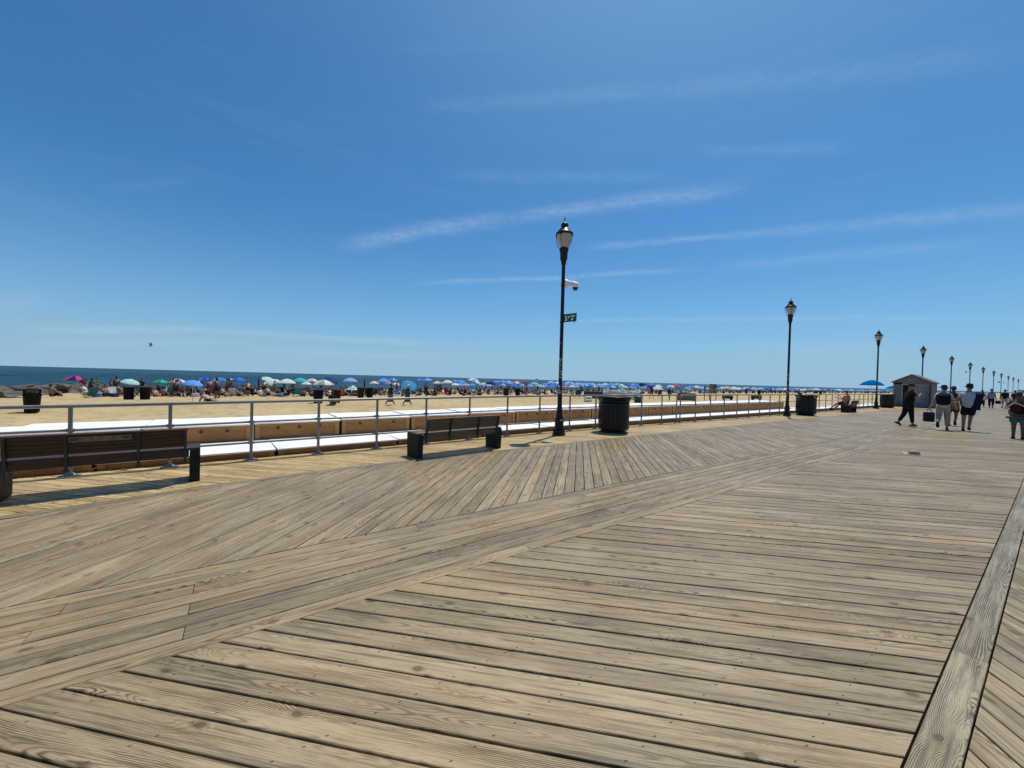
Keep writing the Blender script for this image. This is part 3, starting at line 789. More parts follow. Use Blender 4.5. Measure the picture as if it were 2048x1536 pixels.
# ---------------------------------------------------------------- benches  (local x along the bench, +y the seat front, -y the back)
def bench(L, slat_m, label, loc, rz, plaque=False):
    root = empty('bench', loc, rz, label, 'bench', 'benches facing the sea')
    for s in (-1, 1):
        x = s*(L/2-.06); b = MB()
        v = [(x-.06, -.19, 0), (x+.06, -.19, 0), (x+.06, .23, 0), (x-.06, .23, 0), (x-.06, -.21, .455), (x+.06, -.21, .455), (x+.06, .25, .455), (x-.06, .25, .455)]
        b.add(v, [(0, 3, 2, 1), (4, 5, 6, 7), (0, 1, 5, 4), (1, 2, 6, 5), (2, 3, 7, 6), (3, 0, 4, 7)])
        b.build('end_slab', SLATE, root)
    for i in range(5):
        y0 = -.19+i*.088; b = MB(); b.box(-L/2+.0, L/2-.0, y0, y0+.078, .457, .492, bev=.004); b.build('seat_slat', slat_m, root)
    b = MB(); b.box(-L/2+.125, L/2-.125, -.217, -.194, .365, .493, bev=.003); b.build('rear_rail', slat_m, root)
    lean = R(-13); z0 = .53
    i0 = L/2-.15; T = Matrix.Translation((0, -.205, z0)) @ Matrix.Rotation(-lean, 4, 'X')
    for i in range(5):
        b = MB(); b.box(-i0, i0, -.03, .0, i*.048, i*.048+.0455, M=T, bev=.003); b.build('back_slat', slat_m, root)
    b = MB(); b.box(-i0-.01, i0+.01, -.036, .004, 5*.048+.001, 5*.048+.02, M=T, bev=.003); b.build('top_slat', slat_m, root)
    for k, x in enumerate((-i0+.02, -L/6, L/6, i0-.02)):
        b = MB(); b.box(x-.014, x+.014, -.062, -.031, -.09, .245, M=T); b.box(x-.014, x+.014, -.24, -.216, .30, .53)
        if k in (1, 2): b.tube((x, -.245, .325), (x, -.212, .325), .03, n=10)
        b.build('back_bracket', STEEL_D, root)
    if plaque:
        b = MB(); b.box(-.30, .26, -.040, -.0375, .155, .225, M=T, bev=.001)
        b.build('plaque', mat('dull_plaque', (.15, .125, .085), .5, .2, var=.3, scale=20), root)
        em = mat('dark_emblem', (.04, .035, .02), .5)
        for xx in (-.285, .17):
            b = MB(); b.box(xx, xx+.07, -.0425, -.0405, .175, .208, M=T); b.build('plaque_emblem', em, root)
    return root
# rotation: local +y -> world -X (towards the sea)
bench(1.93, BENCH_DARK, 'dark brown bench at the left edge with a plaque on its back', (-7.27, -1.46, 0), R(90+4), True)
bench(2.12, BENCH_GREY, 'grey brown slatted bench left of the nearest lamp post', (-7.44, 3.83, 0), R(90+6.5))
bench(1.95, BENCH_DARK, 'bench seen end on with the man in the pink shirt sitting on it', (-7.98, 32.9, 0), R(90+3))
bench(1.95, BENCH_GREY, 'far bench beside the walk behind the group of walkers', (-7.9, 57.3, 0), R(90))
bench(1.95, BENCH_GREY, 'farthest bench on the walk beyond the group of walkers', (-7.9, 70.0, 0), R(90))

# ---------------------------------------------------------------- big trash receptacles
def receptacle(label, loc):
    root = empty('trash_receptacle', loc, 0, label, 'trash can', 'round black slatted trash receptacles')
    b = MB(); b.lathe([(.34, .07), (.42, .12), (.43, .90), (.40, .955), (.30, .955), (.30, .5), (0, .5)], 28); b.build('liner', LINER, root)
    s = MB(); n = 40
    for i in range(n):
        a = 2*math.pi*i/n; M = Matrix.Rotation(a, 4, 'Z')
        s.box(.468, .478, -.0235, .0235, .15, .92, M=M)
        s.box(.44, .45, -.014, .014, .08, .15, M=M)
        s.add([tuple(M @ Vector(p)) for p in ((.476, -.021, .90), (.476, .021, .90), (.468, .021, 1.0), (.468, -.021, 1.0))], [(0, 1, 2, 3), (3, 2, 1, 0)])
    s.build('slat_wall', BLACKR, root)
    h = MB()
    for z, r, t in ((.15, .485, .03), (.42, .464, .02), (.90, .482, .022), (.995, .478, .018)):
        h.lathe([(r-.012, z-t), (r, z-t), (r, z+t), (r-.012, z+t), (r-.012, z-t)], 36)
    h.build('hoop', BLACKR, root)
    f = MB(); m = 60
    for i in range(m):
        a = 2*math.pi*i/m; M = Matrix.Rotation(a, 4, 'Z')
        f.path([tuple(M @ Vector((.478, 0, 1.0))), tuple(M @ Vector((.50, 0, 1.06))), tuple(M @ Vector((.545, 0, 1.11)))], .0065, 4)
    f.lathe([(.498, 1.05), (.508, 1.05), (.508, 1.07), (.498, 1.07), (.498, 1.05)], 36)
    f.lathe([(.53, 1.10), (.555, 1.10), (.56, 1.125), (.54, 1.135), (.50, 1.12), (.33, 1.06), (.30, 1.04), (.30, 1.02), (.53, 1.10)], 36)
    f.build('rim', BLACKR, root)
    k = MB(); k.lathe([(.38, 0), (.40, .015), (.40, .05), (.36, .09)], 28); k.build('foot', BLACKR, root)
    index_kids(); return root
RC = receptacle('large black trash receptacle right of the nearest lamp post', (-8.16, 9.72, 0))
dup(RC, (-8.22, 26.1, 0), 0, 'black trash receptacle with litter on top, right of the second lamp post')
dup(RC, (-8.42, 45.0, 0), 0, 'black trash receptacle between the third lamp post and the shed')
dup(RC, (-8.2, 62.6, 0), 0, 'far black trash receptacle beyond the shed, behind the walkers')
# litter on the second one
b = MB(); r_ = random.Random(4)
for i in range(9):
    b.ell((r_.uniform(-.3, .3), r_.uniform(-.3, .3), 1.11+r_.uniform(0, .05)), (r_.uniform(.05, .11), r_.uniform(.05, .1), r_.uniform(.03, .07)), 7, 5, mi=r_.choice([0, 0, 1]))
b.box(-.33, -.22, -.06, .05, 1.12, 1.26, mi=0)
tag(b.build('litter_heap', [LINER, WHITEP], None, (-8.22, 26.1, 0)), 'heap of dark and white litter on top of the second trash receptacle', 'litter')

# ---------------------------------------------------------------- shed
SH_W = mat('shed_siding', (.14, .14, .135), .7, var=.10, scale=3, stretch=(6, 6, 1)); SH_D = mat('shed_door_paint', (.22, .235, .235), .65, var=.08)
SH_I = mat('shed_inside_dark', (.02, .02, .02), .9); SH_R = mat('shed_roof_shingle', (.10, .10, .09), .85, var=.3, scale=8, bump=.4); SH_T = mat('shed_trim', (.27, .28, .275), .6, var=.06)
sh = empty('storage_shed', (-9.0, 50.0, 0), 0, 'grey gabled storage shed with one door leaf open, beside the walk', 'shed')
Wd, Dp, Hh, Ap = 2.42, 3.0, 2.25, 2.90
b = MB()
for i in range(4):
    b.box(.02+i*.145, .15+i*.145, 0, .03, .05, Hh-.02)
b.build('front_boards', SH_W, sh)
b = MB(); b.box(0, .03, .031, Dp, .03, Hh); b.box(Wd-.03, Wd, .031, Dp, .03, Hh); b.box(.031, Wd-.031, Dp-.03, Dp, .03, Hh)
b.add([(0, Dp, Hh), (Wd, Dp, Hh), (Wd/2, Dp, Ap)], [(0, 1, 2)]); b.build('wall', SH_W, sh)
b = MB(); b.add([(.0, 0, Hh-.19), (Wd, 0, Hh-.19), (Wd, 0, Hh), (Wd/2, 0, Ap), (0, 0, Hh)], [(0, 1, 2, 3, 4)])
b.add([(.0, .03, Hh-.19), (Wd, .03, Hh-.19), (Wd, .03, Hh), (Wd/2, .03, Ap), (0, .03, Hh)], [(4, 3, 2, 1, 0)])
b.add([(.0, 0, Hh-.19), (Wd, 0, Hh-.19), (Wd, .03, Hh-.19), (0, .03, Hh-.19)], [(3, 2, 1, 0)])
b.build('gable', SH_W, sh)
b = MB(); b.box(.62, 2.36, -.02, -.002, Hh-.24, Hh-.16); b.box(.58, .65, -.022, -.002, .03, Hh-.16); b.box(1.0, 1.42, -.018, -.002, Hh+.2, Hh+.26); b.build('trim', SH_T, sh)
b = MB(); b.box(.03, Wd-.03, .2, .22, .03, Hh); b.build('painted_shade_sheet', SH_I, sh)  # near-black sheet behind the doorway, shade of the inside put into its colour
for s in (0, 1):
    b = MB(); xa, xb = (-.14, Wd/2) if s == 0 else (Wd+.14, Wd/2)
    za = Hh-.14*(Ap-Hh)/(Wd/2)+.03
    b.add([(xa, -.18, za), (xb, -.18, Ap+.03), (xb, Dp+.12, Ap+.03), (xa, Dp+.12, za), (xa, -.18, za+.07), (xb, -.18, Ap+.10), (xb, Dp+.12, Ap+.10), (xa, Dp+.12, za+.07)],
          [(0, 1, 2, 3), (7, 6, 5, 4), (0, 4, 5, 1), (2, 6, 7, 3), (0, 3, 7, 4), (1, 5, 6, 2)]); b.build('roof', SH_R, sh)
dr = MB(); dr.box(0, .98, -.045, -.01, .06, Hh-.22)
d = dr.build('door', SH_D, sh); d.location = (1.40, -.01, 0)
b = MB()
for x0, x1, z0, z1 in ((0, .98, .06, .15), (0, .98, 1.02, 1.11), (0, .98, Hh-.31, Hh-.22), (0, .09, .151, Hh-.311), (.89, .98, .151, Hh-.311)): b.box(x0, x1, -.06, -.0451, z0, z1)
for z0, z1 in ((.2, 1.02), (1.98, 1.14)):
    b.tube((.12, -.05, z0), (.86, -.05, z1), .028, n=4)
bb = b.build('door_brace', SH_T, d)
b = MB(); b.box(2.42, 2.46, -.75, -.02, .06, Hh-.22); b.build('door', SH_I, sh)

# ---------------------------------------------------------------- cap on the boards
capm = mat('faded_pink_cap', (.30, .20, .17), .8, var=.2, scale=20); capw = mat('cap_white_edge', (.7, .66, .62), .8)
cp = MB(); cp.lathe([(.10, 0), (.102, .03), (.09, .07), (.055, .10), (0, .11)], 18, squash=(1.1, 1)); cp.add([], [])
bp = []
for k in range(9):
    a = R(150+k*60/8); bp.append((.10*math.cos(a)*1.1, .10*math.sin(a), .012)); bp.append((.20*math.cos(a)*1.15, .15*math.sin(a), .022-.012*abs(k-4)/4))
cp.add(bp, [(2*k, 2*k+1, 2*k+3, 2*k+2) for k in range(8)], 1, True); cp.add([(x, y, z-.006) for x, y, z in bp], [(2*k+2, 2*k+3, 2*k+1, 2*k) for k in range(8)], 0, True)
cp.lathe([(.105, .001), (.112, .004), (.105, .012)], 18, mi=1, squash=(1.1, 1))
tag(cp.build('cap', [capm, capw], None, (-2.03, 13.6, .002), R(25)), 'crumpled pink and white cap lying alone on the boards', 'cap')
# paper scraps under the left bench
b = MB(); b.add([(0, 0, .004), (.07, .02, .02), (.09, .1, .012), (.01, .08, .006)], [(0, 1, 2, 3), (3, 2, 1, 0)]); b.add([(.12, .2, .003), (.17, .22, .03), (.16, .28, .02), (.1, .27, .004)], [(0, 1, 2, 3), (3, 2, 1, 0)])
tag(b.build('paper_scraps', WHITEP, None, (-8.6, -1.75, 0)), 'white paper scraps on the boards seen under the left bench', 'litter')

# ---------------------------------------------------------------- jetty rocks at the left
def rock(seed):
    r = random.Random(seed); bm = bmesh.new(); bmesh.ops.create_icosphere(bm, subdivisions=3, radius=1)
    offs = [(Vector((r.gauss(0, 1), r.gauss(0, 1), r.gauss(0, 1))).normalized(), r.uniform(.5, .8)) for _ in range(13)]
    for v in bm.verts:
        for d, q in offs:
            t = v.co.dot(d)
            if t > q: v.co -= d*(t-q)
    me = bpy.data.meshes.new('rock'); bm.to_mesh(me); bm.free(); me.materials.append(ROCK); return me
ROCKS = [rock(i) for i in range(5)]
rr = random.Random(9)
def put_rock(x, y, s, zz=0, lab=None):
    lab = lab or ('large ' if s > 1.0 else 'small ')+'grey jetty rock, '+('on top of the pile' if zz > .3 else 'at the foot of the pile')+(' just above the hooded bin' if x > -58 else ' in the middle of the jetty' if x > -70 else ' at the seaward end')
    o = bpy.data.objects.new('rock', rr.choice(ROCKS)); COL.objects.link(o)
    o.location = (x, y, ground_z(x)+s*.18+zz); o.scale = (s*rr.uniform(.8, 1.15), s*rr.uniform(.9, 1.5), s*rr.uniform(.32, .46)); o.rotation_euler = (rr.uniform(-.3, .3), rr.uniform(-.3, .3), rr.uniform(0, 6))
    tag(o, lab, 'rock', 'rocks of the jetty at the left')
for i in range(58):
    t = i/57
    put_rock(-48-t*34+rr.uniform(-2, 2), -17.3-t*.2+rr.uniform(-1.7, 1.4)-(0 if t < .4 else 0), rr.uniform(.6, 1.25), rr.choice([0, .12, .3, .42]))
for i in range(26):
    put_rock(-80-rr.uniform(0, 4), -18+i*.85, rr.uniform(.6, 1.0), 0, 'dark low rock in the line behind the sunbathers on the left')

# ---------------------------------------------------------------- people
def skin_mesh(nodes, edges, rad, sub=1):
    """nodes: list of points, rad: list of radii; returns (verts, faces) of the grown surface."""
    me = bpy.data.meshes.new('sk'); me.from_pydata([tuple(p) for p in nodes], edges, [])
    o = bpy.data.objects.new('sk', me); COL.objects.link(o)
    md = o.modifiers.new('s', 'SKIN'); md.use_smooth_shade = True
    if not me.skin_vertices: return [], []
    for i, r in enumerate(rad):
        sv = me.skin_vertices[0].data[i]; sv.radius = (r, r) if not isinstance(r, tuple) else r; sv.use_root = (i == 0)
    if sub:
        m2 = o.modifiers.new('u', 'SUBSURF'); m2.levels = sub; m2.render_levels = sub
    bpy.context.view_layer.update()
    ev = o.evaluated_get(bpy.context.evaluated_depsgraph_get()).to_mesh()
    vs = [v.co.copy() for v in ev.vertices]; fs = [tuple(p.vertices) for p in ev.polygons]
    bpy.data.objects.remove(o); bpy.data.meshes.remove(me)
    return vs, fs
def rotx(v, a):      # pitch forward (local +y is forward): positive swings a hanging limb forward
    c, s = math.cos(a), math.sin(a); return Vector((v.x, v.y*c-v.z*s, v.y*s+v.z*c))
def skeleton(p):
    """p: dict of degrees. Returns joint dict for a 1.75 m figure, pelvis at p['hip'] height."""
    J = {}; g = p.get
    pel = Vector((0, 0, g('hip', .93))); lean = R(-g('lean', 3))
    sp = lambda h, x=0, y=0: pel+rotx(Vector((x, y, h)), lean)
    J['pel'] = pel; J['bel'] = sp(.17, 0, .01); J['che'] = sp(.36, 0, .0); J['nb'] = sp(.49, 0, -.01)
    hd = R(-g('nod', 0))+lean*.5
    J['nk'] = J['nb']+rotx(Vector((0, .01, .07)), hd); J['hd'] = J['nk']+rotx(Vector((0, .02, .135)), hd)
    for s, sx in (('L', -1), ('R', 1)):
        J['sh'+s] = sp(.43, sx*.175); th = R(g('arm'+s, 5))+lean*0; ab = R(g('ab'+s, 8))
        d = Vector((sx*math.sin(ab), 0, -math.cos(ab))); d = rotx(d, th)
        J['el'+s] = J['sh'+s]+d*.285
        inn = R(g('in'+s, 0))
        d2 = Vector((sx*math.sin(ab-inn), 0, -math.cos(ab-inn))); d2 = rotx(d2, th+R(g('elb'+s, 15)))
        J['wr'+s] = J['el'+s]+d2*.25; J['ha'+s] = J['wr'+s]+d2*.085; J['hd'+s] = d2
        J['hp'+s] = pel+Vector((sx*.095, 0, -.04))
        t1 = R(g('leg'+s, 0)); sp_ = R(g('spr'+s, 2)); d = rotx(Vector((sx*math.sin(sp_), 0, -math.cos(sp_))), t1)
        J['kn'+s] = J['hp'+s]+d*.42
        d = rotx(Vector((0, 0, -1)), t1-R(g('kne'+s, 4))); J['an'+s] = J['kn'+s]+d*.42
        fa = R(g('foot'+s, 0)); f = rotx(Vector((0, 1, 0)), fa); J['he'+s] = J['an'+s]+rotx(Vector((0, -.045, -.055)), fa); J['to'+s] = J['an'+s]+rotx(Vector((0, .15, -.06)), fa)
    if 'hip' not in p or p.get('ground', True):
        mz = min(J[k+s].z for k in ('he', 'to', 'an') for s in 'LR')
        if p.get('ground', True):
            dz = -mz+.025
            for k in J:
                if not k.startswith('hdL') and not k.startswith('hdR'): J[k] = J[k]+Vector((0, 0, dz))
    return J
BODY = [('pel', 'bel'), ('bel', 'che'), ('che', 'nb'), ('nb', 'nk'), ('nk', 'hd')]
for s in 'LR': BODY += [('che', 'sh'+s), ('sh'+s, 'el'+s), ('el'+s, 'wr'+s), ('wr'+s, 'ha'+s), ('pel', 'hp'+s), ('hp'+s, 'kn'+s), ('kn'+s, 'an'+s), ('an'+s, 'to'+s)]
RADS = dict(pel=.135, bel=.125, che=.135, nb=.075, nk=.052, hd=.06, sh=.068, el=.043, wr=.028, ha=.024, hp=.095, kn=.058, an=.037, to=.03)
def radof(k, fat=1.0):
    b = k[:-1] if k[-1] in 'LR' and k not in ('pel',) and k[:-1] in RADS else k
    r = RADS.get(b, RADS.get(k, .05)); return r*(fat if b in ('pel', 'bel', 'che', 'hp') else 1+(fat-1)*.5)
def grown(J, edges, extra=0, fat=1.0, rads=None, sub=1):
    names = []
    for a, b in edges:
        for k in (a, b):
            if k not in names: names.append(k)
    return skin_mesh([J[k] for k in names], [(names.index(a), names.index(b)) for a, b in edges],
                     [(rads or {}).get(k, radof(k, fat)+extra) for k in names], sub)
def head_geo(mb, J, turn=0, mi=0):
    c = J['hd']+Vector((0, .005, .005)); M = Matrix.Rotation(R(-turn), 4, 'Z')
    n, m = 16, 12; vs = []
    for j in range(m+1):
        ph = math.pi*j/m; z = .122*math.cos(ph)
        k = 1.0 if z > -.02 else 1-.30*min(1, (-z-.02)/.1)
        for i in range(n):
            t = 2*math.pi*i/n; x = .077*math.sin(ph)*math.cos(t)*k; y = .096*math.sin(ph)*math.sin(t)*(k if math.sin(t) < 0 else (1-.12*(1-k)))
            if y > 0 and abs(x) < .03 and -.035 < z < .03: y += .012
            vs.append(c+M @ Vector((x, y, z)))
    mb.add(vs, [(j*n+i, (j+1)*n+i, (j+1)*n+(i+1) % n, j*n+(i+1) % n) for j in range(m) for i in range(n)], mi, True)
    P = lambda x, y, z: c+M @ Vector((x, y, z))
    mb.add([P(-.012, .088, .02), P(.012, .088, .02), P(.018, .092, -.03), P(-.018, .092, -.03), P(0, .122, -.026)], [(0, 1, 4), (1, 2, 4), (2, 3, 4), (3, 0, 4)], mi, True)
    for s in (-1, 1):
        mb.ell(P(s*.078, -.002, -.005), (.012, .024, .034), 8, 6, mi, M)
        mb.ell(P(s*.03, .088, .012), (.014, .008, .008), 8, 5, 2, M)
    mb.ell(P(0, .086, -.062), (.026, .01, .007), 8, 5, 3, M)
def fingers(mb, J, mi=0):
    for s, sx in (('L', -1), ('R', 1)):
        d = J['hd'+s].normalized(); h = J['ha'+s]; side = d.cross(Vector((1, 0, 0))).normalized()
        inn = Vector((-sx, 0, 0))
        for k in range(4):
            b0 = h+side*(.024-.016*k); ln = (.07, .078, .072, .056)[k]
            m_ = b0+(d*.8+inn*.25).normalized()*ln*.55; e_ = m_+(d*.5+inn*.8).normalized()*ln*.5
            mb.path([b0-d*.02, m_, e_], [.0105, .0095, .007], 6, mi)
        t0 = J['wr'+s]+d*.03+side*.02
        mb.path([t0, t0+side*.03+d*.03, t0+side*.035+d*.06+inn*.012], [.013, .011, .008], 6, mi)
SKINM = {}
def skin(c):
    if c not in SKINM:
        SKINM[c] = [mat('skin', c, .55, var=.06), mat('eye_dark', (.02, .015, .012), .3), mat('lips', tuple(x*f for x, f in zip(c, (.8, .55, .55))), .5)]
    return SKINM[c]
CLOTH = {}
def cloth(c, var=.12):
    k = (c, var)
    if k not in CLOTH: CLOTH[k] = mat('cloth', c, .85, var=var, scale=7, spec=.2, bump=.25)
    return CLOTH[k]
def person(label, loc, az, h, pose, skinc=(.36, .20, .13), top=None, bottom=None, short_sleeve=True, long_legs=False, hair=None, hat=None, shoes=(.02, .02, .02), fat=1.0, turn=0, skirt=None, glasses=False, group=None):
    root = empty('person', loc, R(-az), label, 'person', group); k = h/1.75; root.scale = (k, k, k)
    J = skeleton(pose)
    S = skin(skinc); b = MB(); vs, fs = grown(J, BODY, fat=fat, sub=2); b.add(vs, fs, 0, True)
    head_geo(b, J, turn); fingers(b, J)
    me_m = [S[0], S[0], S[1], S[2]]; b.build('body', me_m, root)
    def mixp(a, c, t): return J[a]*(1-t)+J[c]*t
    if top is not None:
        J2 = dict(J); E = [('pel2', 'bel'), ('bel', 'che'), ('che', 'nb2')]; J2['nb2'] = mixp('che', 'nb', .85); J2['pel2'] = mixp('pel', 'bel', -.85)
        rd = dict(pel2=.185*fat, bel=.152*fat, che=.158*(.5+fat/2), nb2=.085)
        for s in 'LR':
            t = .62 if short_sleeve else 1.0
            J2['ue'+s] = mixp('sh'+s, 'el'+s, t); E += [('che', 'sh'+s), ('sh'+s, 'ue'+s)]; rd['sh'+s] = .087; rd['ue'+s] = .066 if short_sleeve else .058
            if not short_sleeve: J2['we'+s] = mixp('el'+s, 'wr'+s, .92); E.append(('ue'+s, 'we'+s)); rd['we'+s] = .045
        vs, fs = grown(J2, E, rads=rd, sub=2); c = MB(); c.add(vs, fs, 0, True); c.build('shirt', top, root)
    if bottom is not None:
        J2 = dict(J); E = []; J2['be2'] = mixp('pel', 'bel', .85); E.append(('pel', 'be2')); rd = dict(pel=.15*fat, be2=.142*fat)
        for s in 'LR':
            E += [('pel', 'hp'+s)]; rd['hp'+s] = .118*fat
            if long_legs:
                E += [('hp'+s, 'kn'+s)]; J2['aa'+s] = mixp('kn'+s, 'an'+s, .9); E += [('kn'+s, 'aa'+s)]; rd['kn'+s] = .082*(.5+fat/2); rd['aa'+s] = .062
            else:
                J2['tk'+s] = mixp('hp'+s, 'kn'+s, .86); E += [('hp'+s, 'tk'+s)]; rd['tk'+s] = .098*(.4+.6*fat)
        vs, fs = grown(J2, E, rads=rd, sub=2); c = MB(); c.add(vs, fs, 0, True); c.build('trousers' if long_legs else 'shorts', bottom, root)
    if skirt is not None:
        m_, z1 = skirt; c = MB(); z0 = J['bel'].z
        c.lathe([(.15*fat, z0+.05), (.19*fat, J['pel'].z), (.21*fat, (z1+J['pel'].z)/2), (.25*fat, z1)], 18, c=(J['pel'].x, J['pel'].y, 0), flute=.06); c.build('skirt', m_, root)
    Mh = Matrix.Rotation(R(-turn), 4, 'Z')
    if hair is not None:
        c = MB(); hc = J['hd']+Vector((0, -.004, .018)); n, m = 16, 9; vs = []
        for j in range(m+1):
            ph = math.pi*.56*j/m
            for i in range(n):
                t = 2*math.pi*i/n; back = max(0, -math.sin(t)); phx = min(math.pi, ph*(1+.38*back-.22*max(0, math.sin(t))))
                vs.append(hc+Mh @ Vector((.086*math.sin(phx)*math.cos(t), .106*math.sin(phx)*math.sin(t), .118*math.cos(phx))))
        c.add(vs, [(j*n+i, (j+1)*n+i, (j+1)*n+(i+1) % n, j*n+(i+1) % n) for j in range(m) for i in range(n)], 0, True)
        c.build('hair', hair, root)
    if hat is not None:
        kind, hm = hat; c = MB(); hc = J['hd']+Vector((0, 0, .05))
        c.lathe([(.093, -.012), (.096, .02), (.088, .065), (.05, .092), (0, .098)], 18, c=tuple(hc), squash=(.95, 1.12))
        if kind == 'cap':
            bp = []
            for q in range(9):
                a = R(35+q*110/8); bp += [hc+Mh @ Vector((.088*math.cos(a), .104*math.sin(a), -.006)), hc+Mh @ Vector((.10*math.cos(a), .19*math.sin(a), -.02))]
            c.add(bp, [(2*q, 2*q+1, 2*q+3, 2*q+2) for q in range(8)], 0, True); c.add([p-Vector((0, 0, .008)) for p in bp], [(2*q+2, 2*q+3, 2*q+1, 2*q) for q in range(8)], 0, True)
        else:
            c.lathe([(.095, .0), (.14, -.012), (.185, -.03), (.186, -.036), (.14, -.02), (.09, -.01)], 20, c=tuple(hc), squash=(.95, 1.05))
        c.build('hat' if kind != 'cap' else 'cap', hm, root)
    if glasses:
        c = MB(); gc = J['hd']+Vector((0, 0, .02))
        for s in (-1, 1):
            c.ell(gc+Mh @ Vector((s*.034, .094, 0)), (.026, .012, .018), 10, 6, 0, Mh)
            c.path([gc+Mh @ Vector((s*.06, .085, .004)), gc+Mh @ Vector((s*.083, .0, .004))], .005, 5)
        c.build('sunglasses', STEEL_D, root)
    for s in 'LR':
        if shoes is None: break
        a = J['he'+s]; t = J['to'+s]; d = (t-a).normalized(); up = J['an'+s]-(a+t)/2
        up = (up-d*up.dot(d)).normalized(); sd = d.cross(up); c = MB(); prof = [(-.05, .036, .05), (0, .042, .062), (.08, .046, .055), (.15, .048, .036), (.20, .036, .026), (.225, .012, .012)]
        vs = []
        for x, w, hh in prof:
            o_ = a+d*x-up*.022
            for ww, zz in ((-w, 0), (w, 0), (w*.8, hh), (-w*.8, hh)): vs.append(o_+sd*ww+up*zz)
        f = [(i*4+q, i*4+(q+1) % 4, (i+1)*4+(q+1) % 4, (i+1)*4+q) for i in range(len(prof)-1) for q in range(4)]+[(3, 2, 1, 0), tuple(range(len(vs)-4, len(vs)))]
        c.add(vs, f, 0, True); c.build('shoe', cloth(shoes, .1), root)
    return root, J, k
def world(root, k, p): return root.location+Matrix.Rotation(root.rotation_euler.z, 3, 'Z') @ (Vector(p)*k)

TAN = (.30, .165, .10); PALE = (.42, .25, .18); BROWN = (.12, .06, .035); DEEP = (.07, .036, .022)
BLK = cloth((.008, .008, .010)); NVY = cloth((.010, .012, .03)); KHA = cloth((.30, .27, .22)); GRYW = cloth((.42, .44, .48), .06)
DKHAIR = mat('dark_hair', (.012, .010, .009), .6, var=.4, scale=30); GRHAIR = mat('grey_hair', (.06, .06, .058), .6, var=.4, scale=30)
BLKHAT = cloth((.010, .010, .012))

# A: man in black crossing in front of the shed
person('man in black clothes and cap walking right past the shed, hand raised to his face', (-3.80, 23.9, 0), 52, 1.80,
       dict(lean=6, legL=-9, kneL=20, footL=-28, legR=8, kneR=2, footR=2, armR=24, elbR=118, abR=14, inR=40, armL=12, elbL=60, abL=10), TAN, BLK, BLK, True, True, None, ('cap', BLKHAT), (.012, .012, .012), fat=1.14, turn=10, glasses=True)
# B: woman with backpack
rb, Jb, kb = person('woman in pale top and khaki trousers with a black backpack, walking away', (-2.70, 23.3, 0), -4, 1.78,
       dict(lean=2, legL=-16, kneL=42, footL=-52, legR=10, kneR=6, armL=-4, abL=20, elbL=8, armR=5, abR=16, elbR=30), PALE, cloth((.50, .44, .38), .06), KHA, True, True, DKHAIR, ('brim', BLKHAT), (.012, .012, .012), fat=1.22, turn=-40)
bp = MB(); bp.box(-.20, .20, -.19, .0, -.12, .36, bev=.08); bp.box(-.15, .15, -.24, -.19, -.08, .17, bev=.03)
for s in (-1, 1): bp.path([(s*.11, -.02, .33), (s*.12, .10, .36), (s*.125, .22, .30), (s*.13, .26, .12), (s*.13, .10, -.0)], .016, 6)
o = bp.build('backpack', BLK, None, tuple(world(rb, kb, Jb['bel']+Vector((0, -.14, -.02)))), rb.rotation_euler.z); tag(o, 'black backpack worn by the woman in khaki trousers', 'backpack')
cbm = MB(); cbm.box(-.15, .15, -.13, .13, -.53, -.14, bev=.03); cbm.box(-.14, .14, -.12, .12, -.14, -.10, mi=1, bev=.015)
for y in (-.1, .1): cbm.path([(-.09, y, -.13), (-.05, y*.5, -.02), (0, 0, .0), (.05, y*.5, -.02), (.09, y, -.13)], .009, 6)
o = cbm.build('cooler_bag', [cloth((.018, .026, .04)), cloth((.5, .52, .54))], None, tuple(world(rb, kb, Jb['haL'])), rb.rotation_euler.z+.3); tag(o, 'dark cooler bag with pale lid, carried by the woman with the backpack', 'bag')
# C: partly hidden companion
person('dark haired person half hidden behind the woman with the backpack', (-2.78, 26.5, 0), -2, 1.80, dict(lean=3, legL=14, kneL=4, legR=-20, kneR=26, footR=-40, armR=-8, elbR=20), BROWN, cloth((.03, .025, .022)), cloth((.02, .02, .024)), True, False, DKHAIR, None, (.015, .012, .012), fat=1.08)
# D: man in grey white shirt
rd_, Jd, kd = person('man in grey white T-shirt, black shorts and dark cap, walking away', (-2.08, 23.8, 0), 2, 1.86,
       dict(lean=1, legL=-3, kneL=6, legR=10, kneR=40, footR=-10, sprR=-7, armL=-2, abL=26, elbL=30, inL=20, armR=24, abR=16, elbR=86), TAN, GRYW, BLK, True, False, DKHAIR, ('cap', BLKHAT), (.014, .013, .012), fat=1.16, turn=-55, glasses=True)
tw = MB(); sh = Jd['shR']; vs = []; K = 9
prof = [(.02, -.16, -.62), (.03, -.15, -.45), (.045, -.14, -.25), (.06, -.12, -.05), (.06, -.06, .085), (.06, .03, .10), (.06, .12, .02), (.05, .15, -.2), (.03, .16, -.36)]
for i, (dx, dy, dz) in enumerate(prof):
    for q in (-1, -.4, .3, 1): vs.append((dx+q*.10+.01*math.sin(i*2+q*3), dy+.012*math.sin(i*1.7+q*4), dz+.02*math.sin(q*3+i)))
for off in (0, 1):
    tw.add([(x, y*(1-.12*off), z-.012*off) for x, y, z in vs], [(f if not off else f[::-1]) for f in [(i*4+j, i*4+j+1, (i+1)*4+j+1, (i+1)*4+j) for i in range(len(prof)-1) for j in range(3)]], 0, True)
o = tw.build('towel', NVY, None, tuple(world(rd_, kd, sh+Vector((.01, 0, 0)))), rd_.rotation_euler.z); tag(o, 'navy towel slung over the right shoulder of the man in the grey white shirt', 'towel')
PATT = mat('patterned_cloth', (.16, .15, .10), .85, var=.9, scale=24)
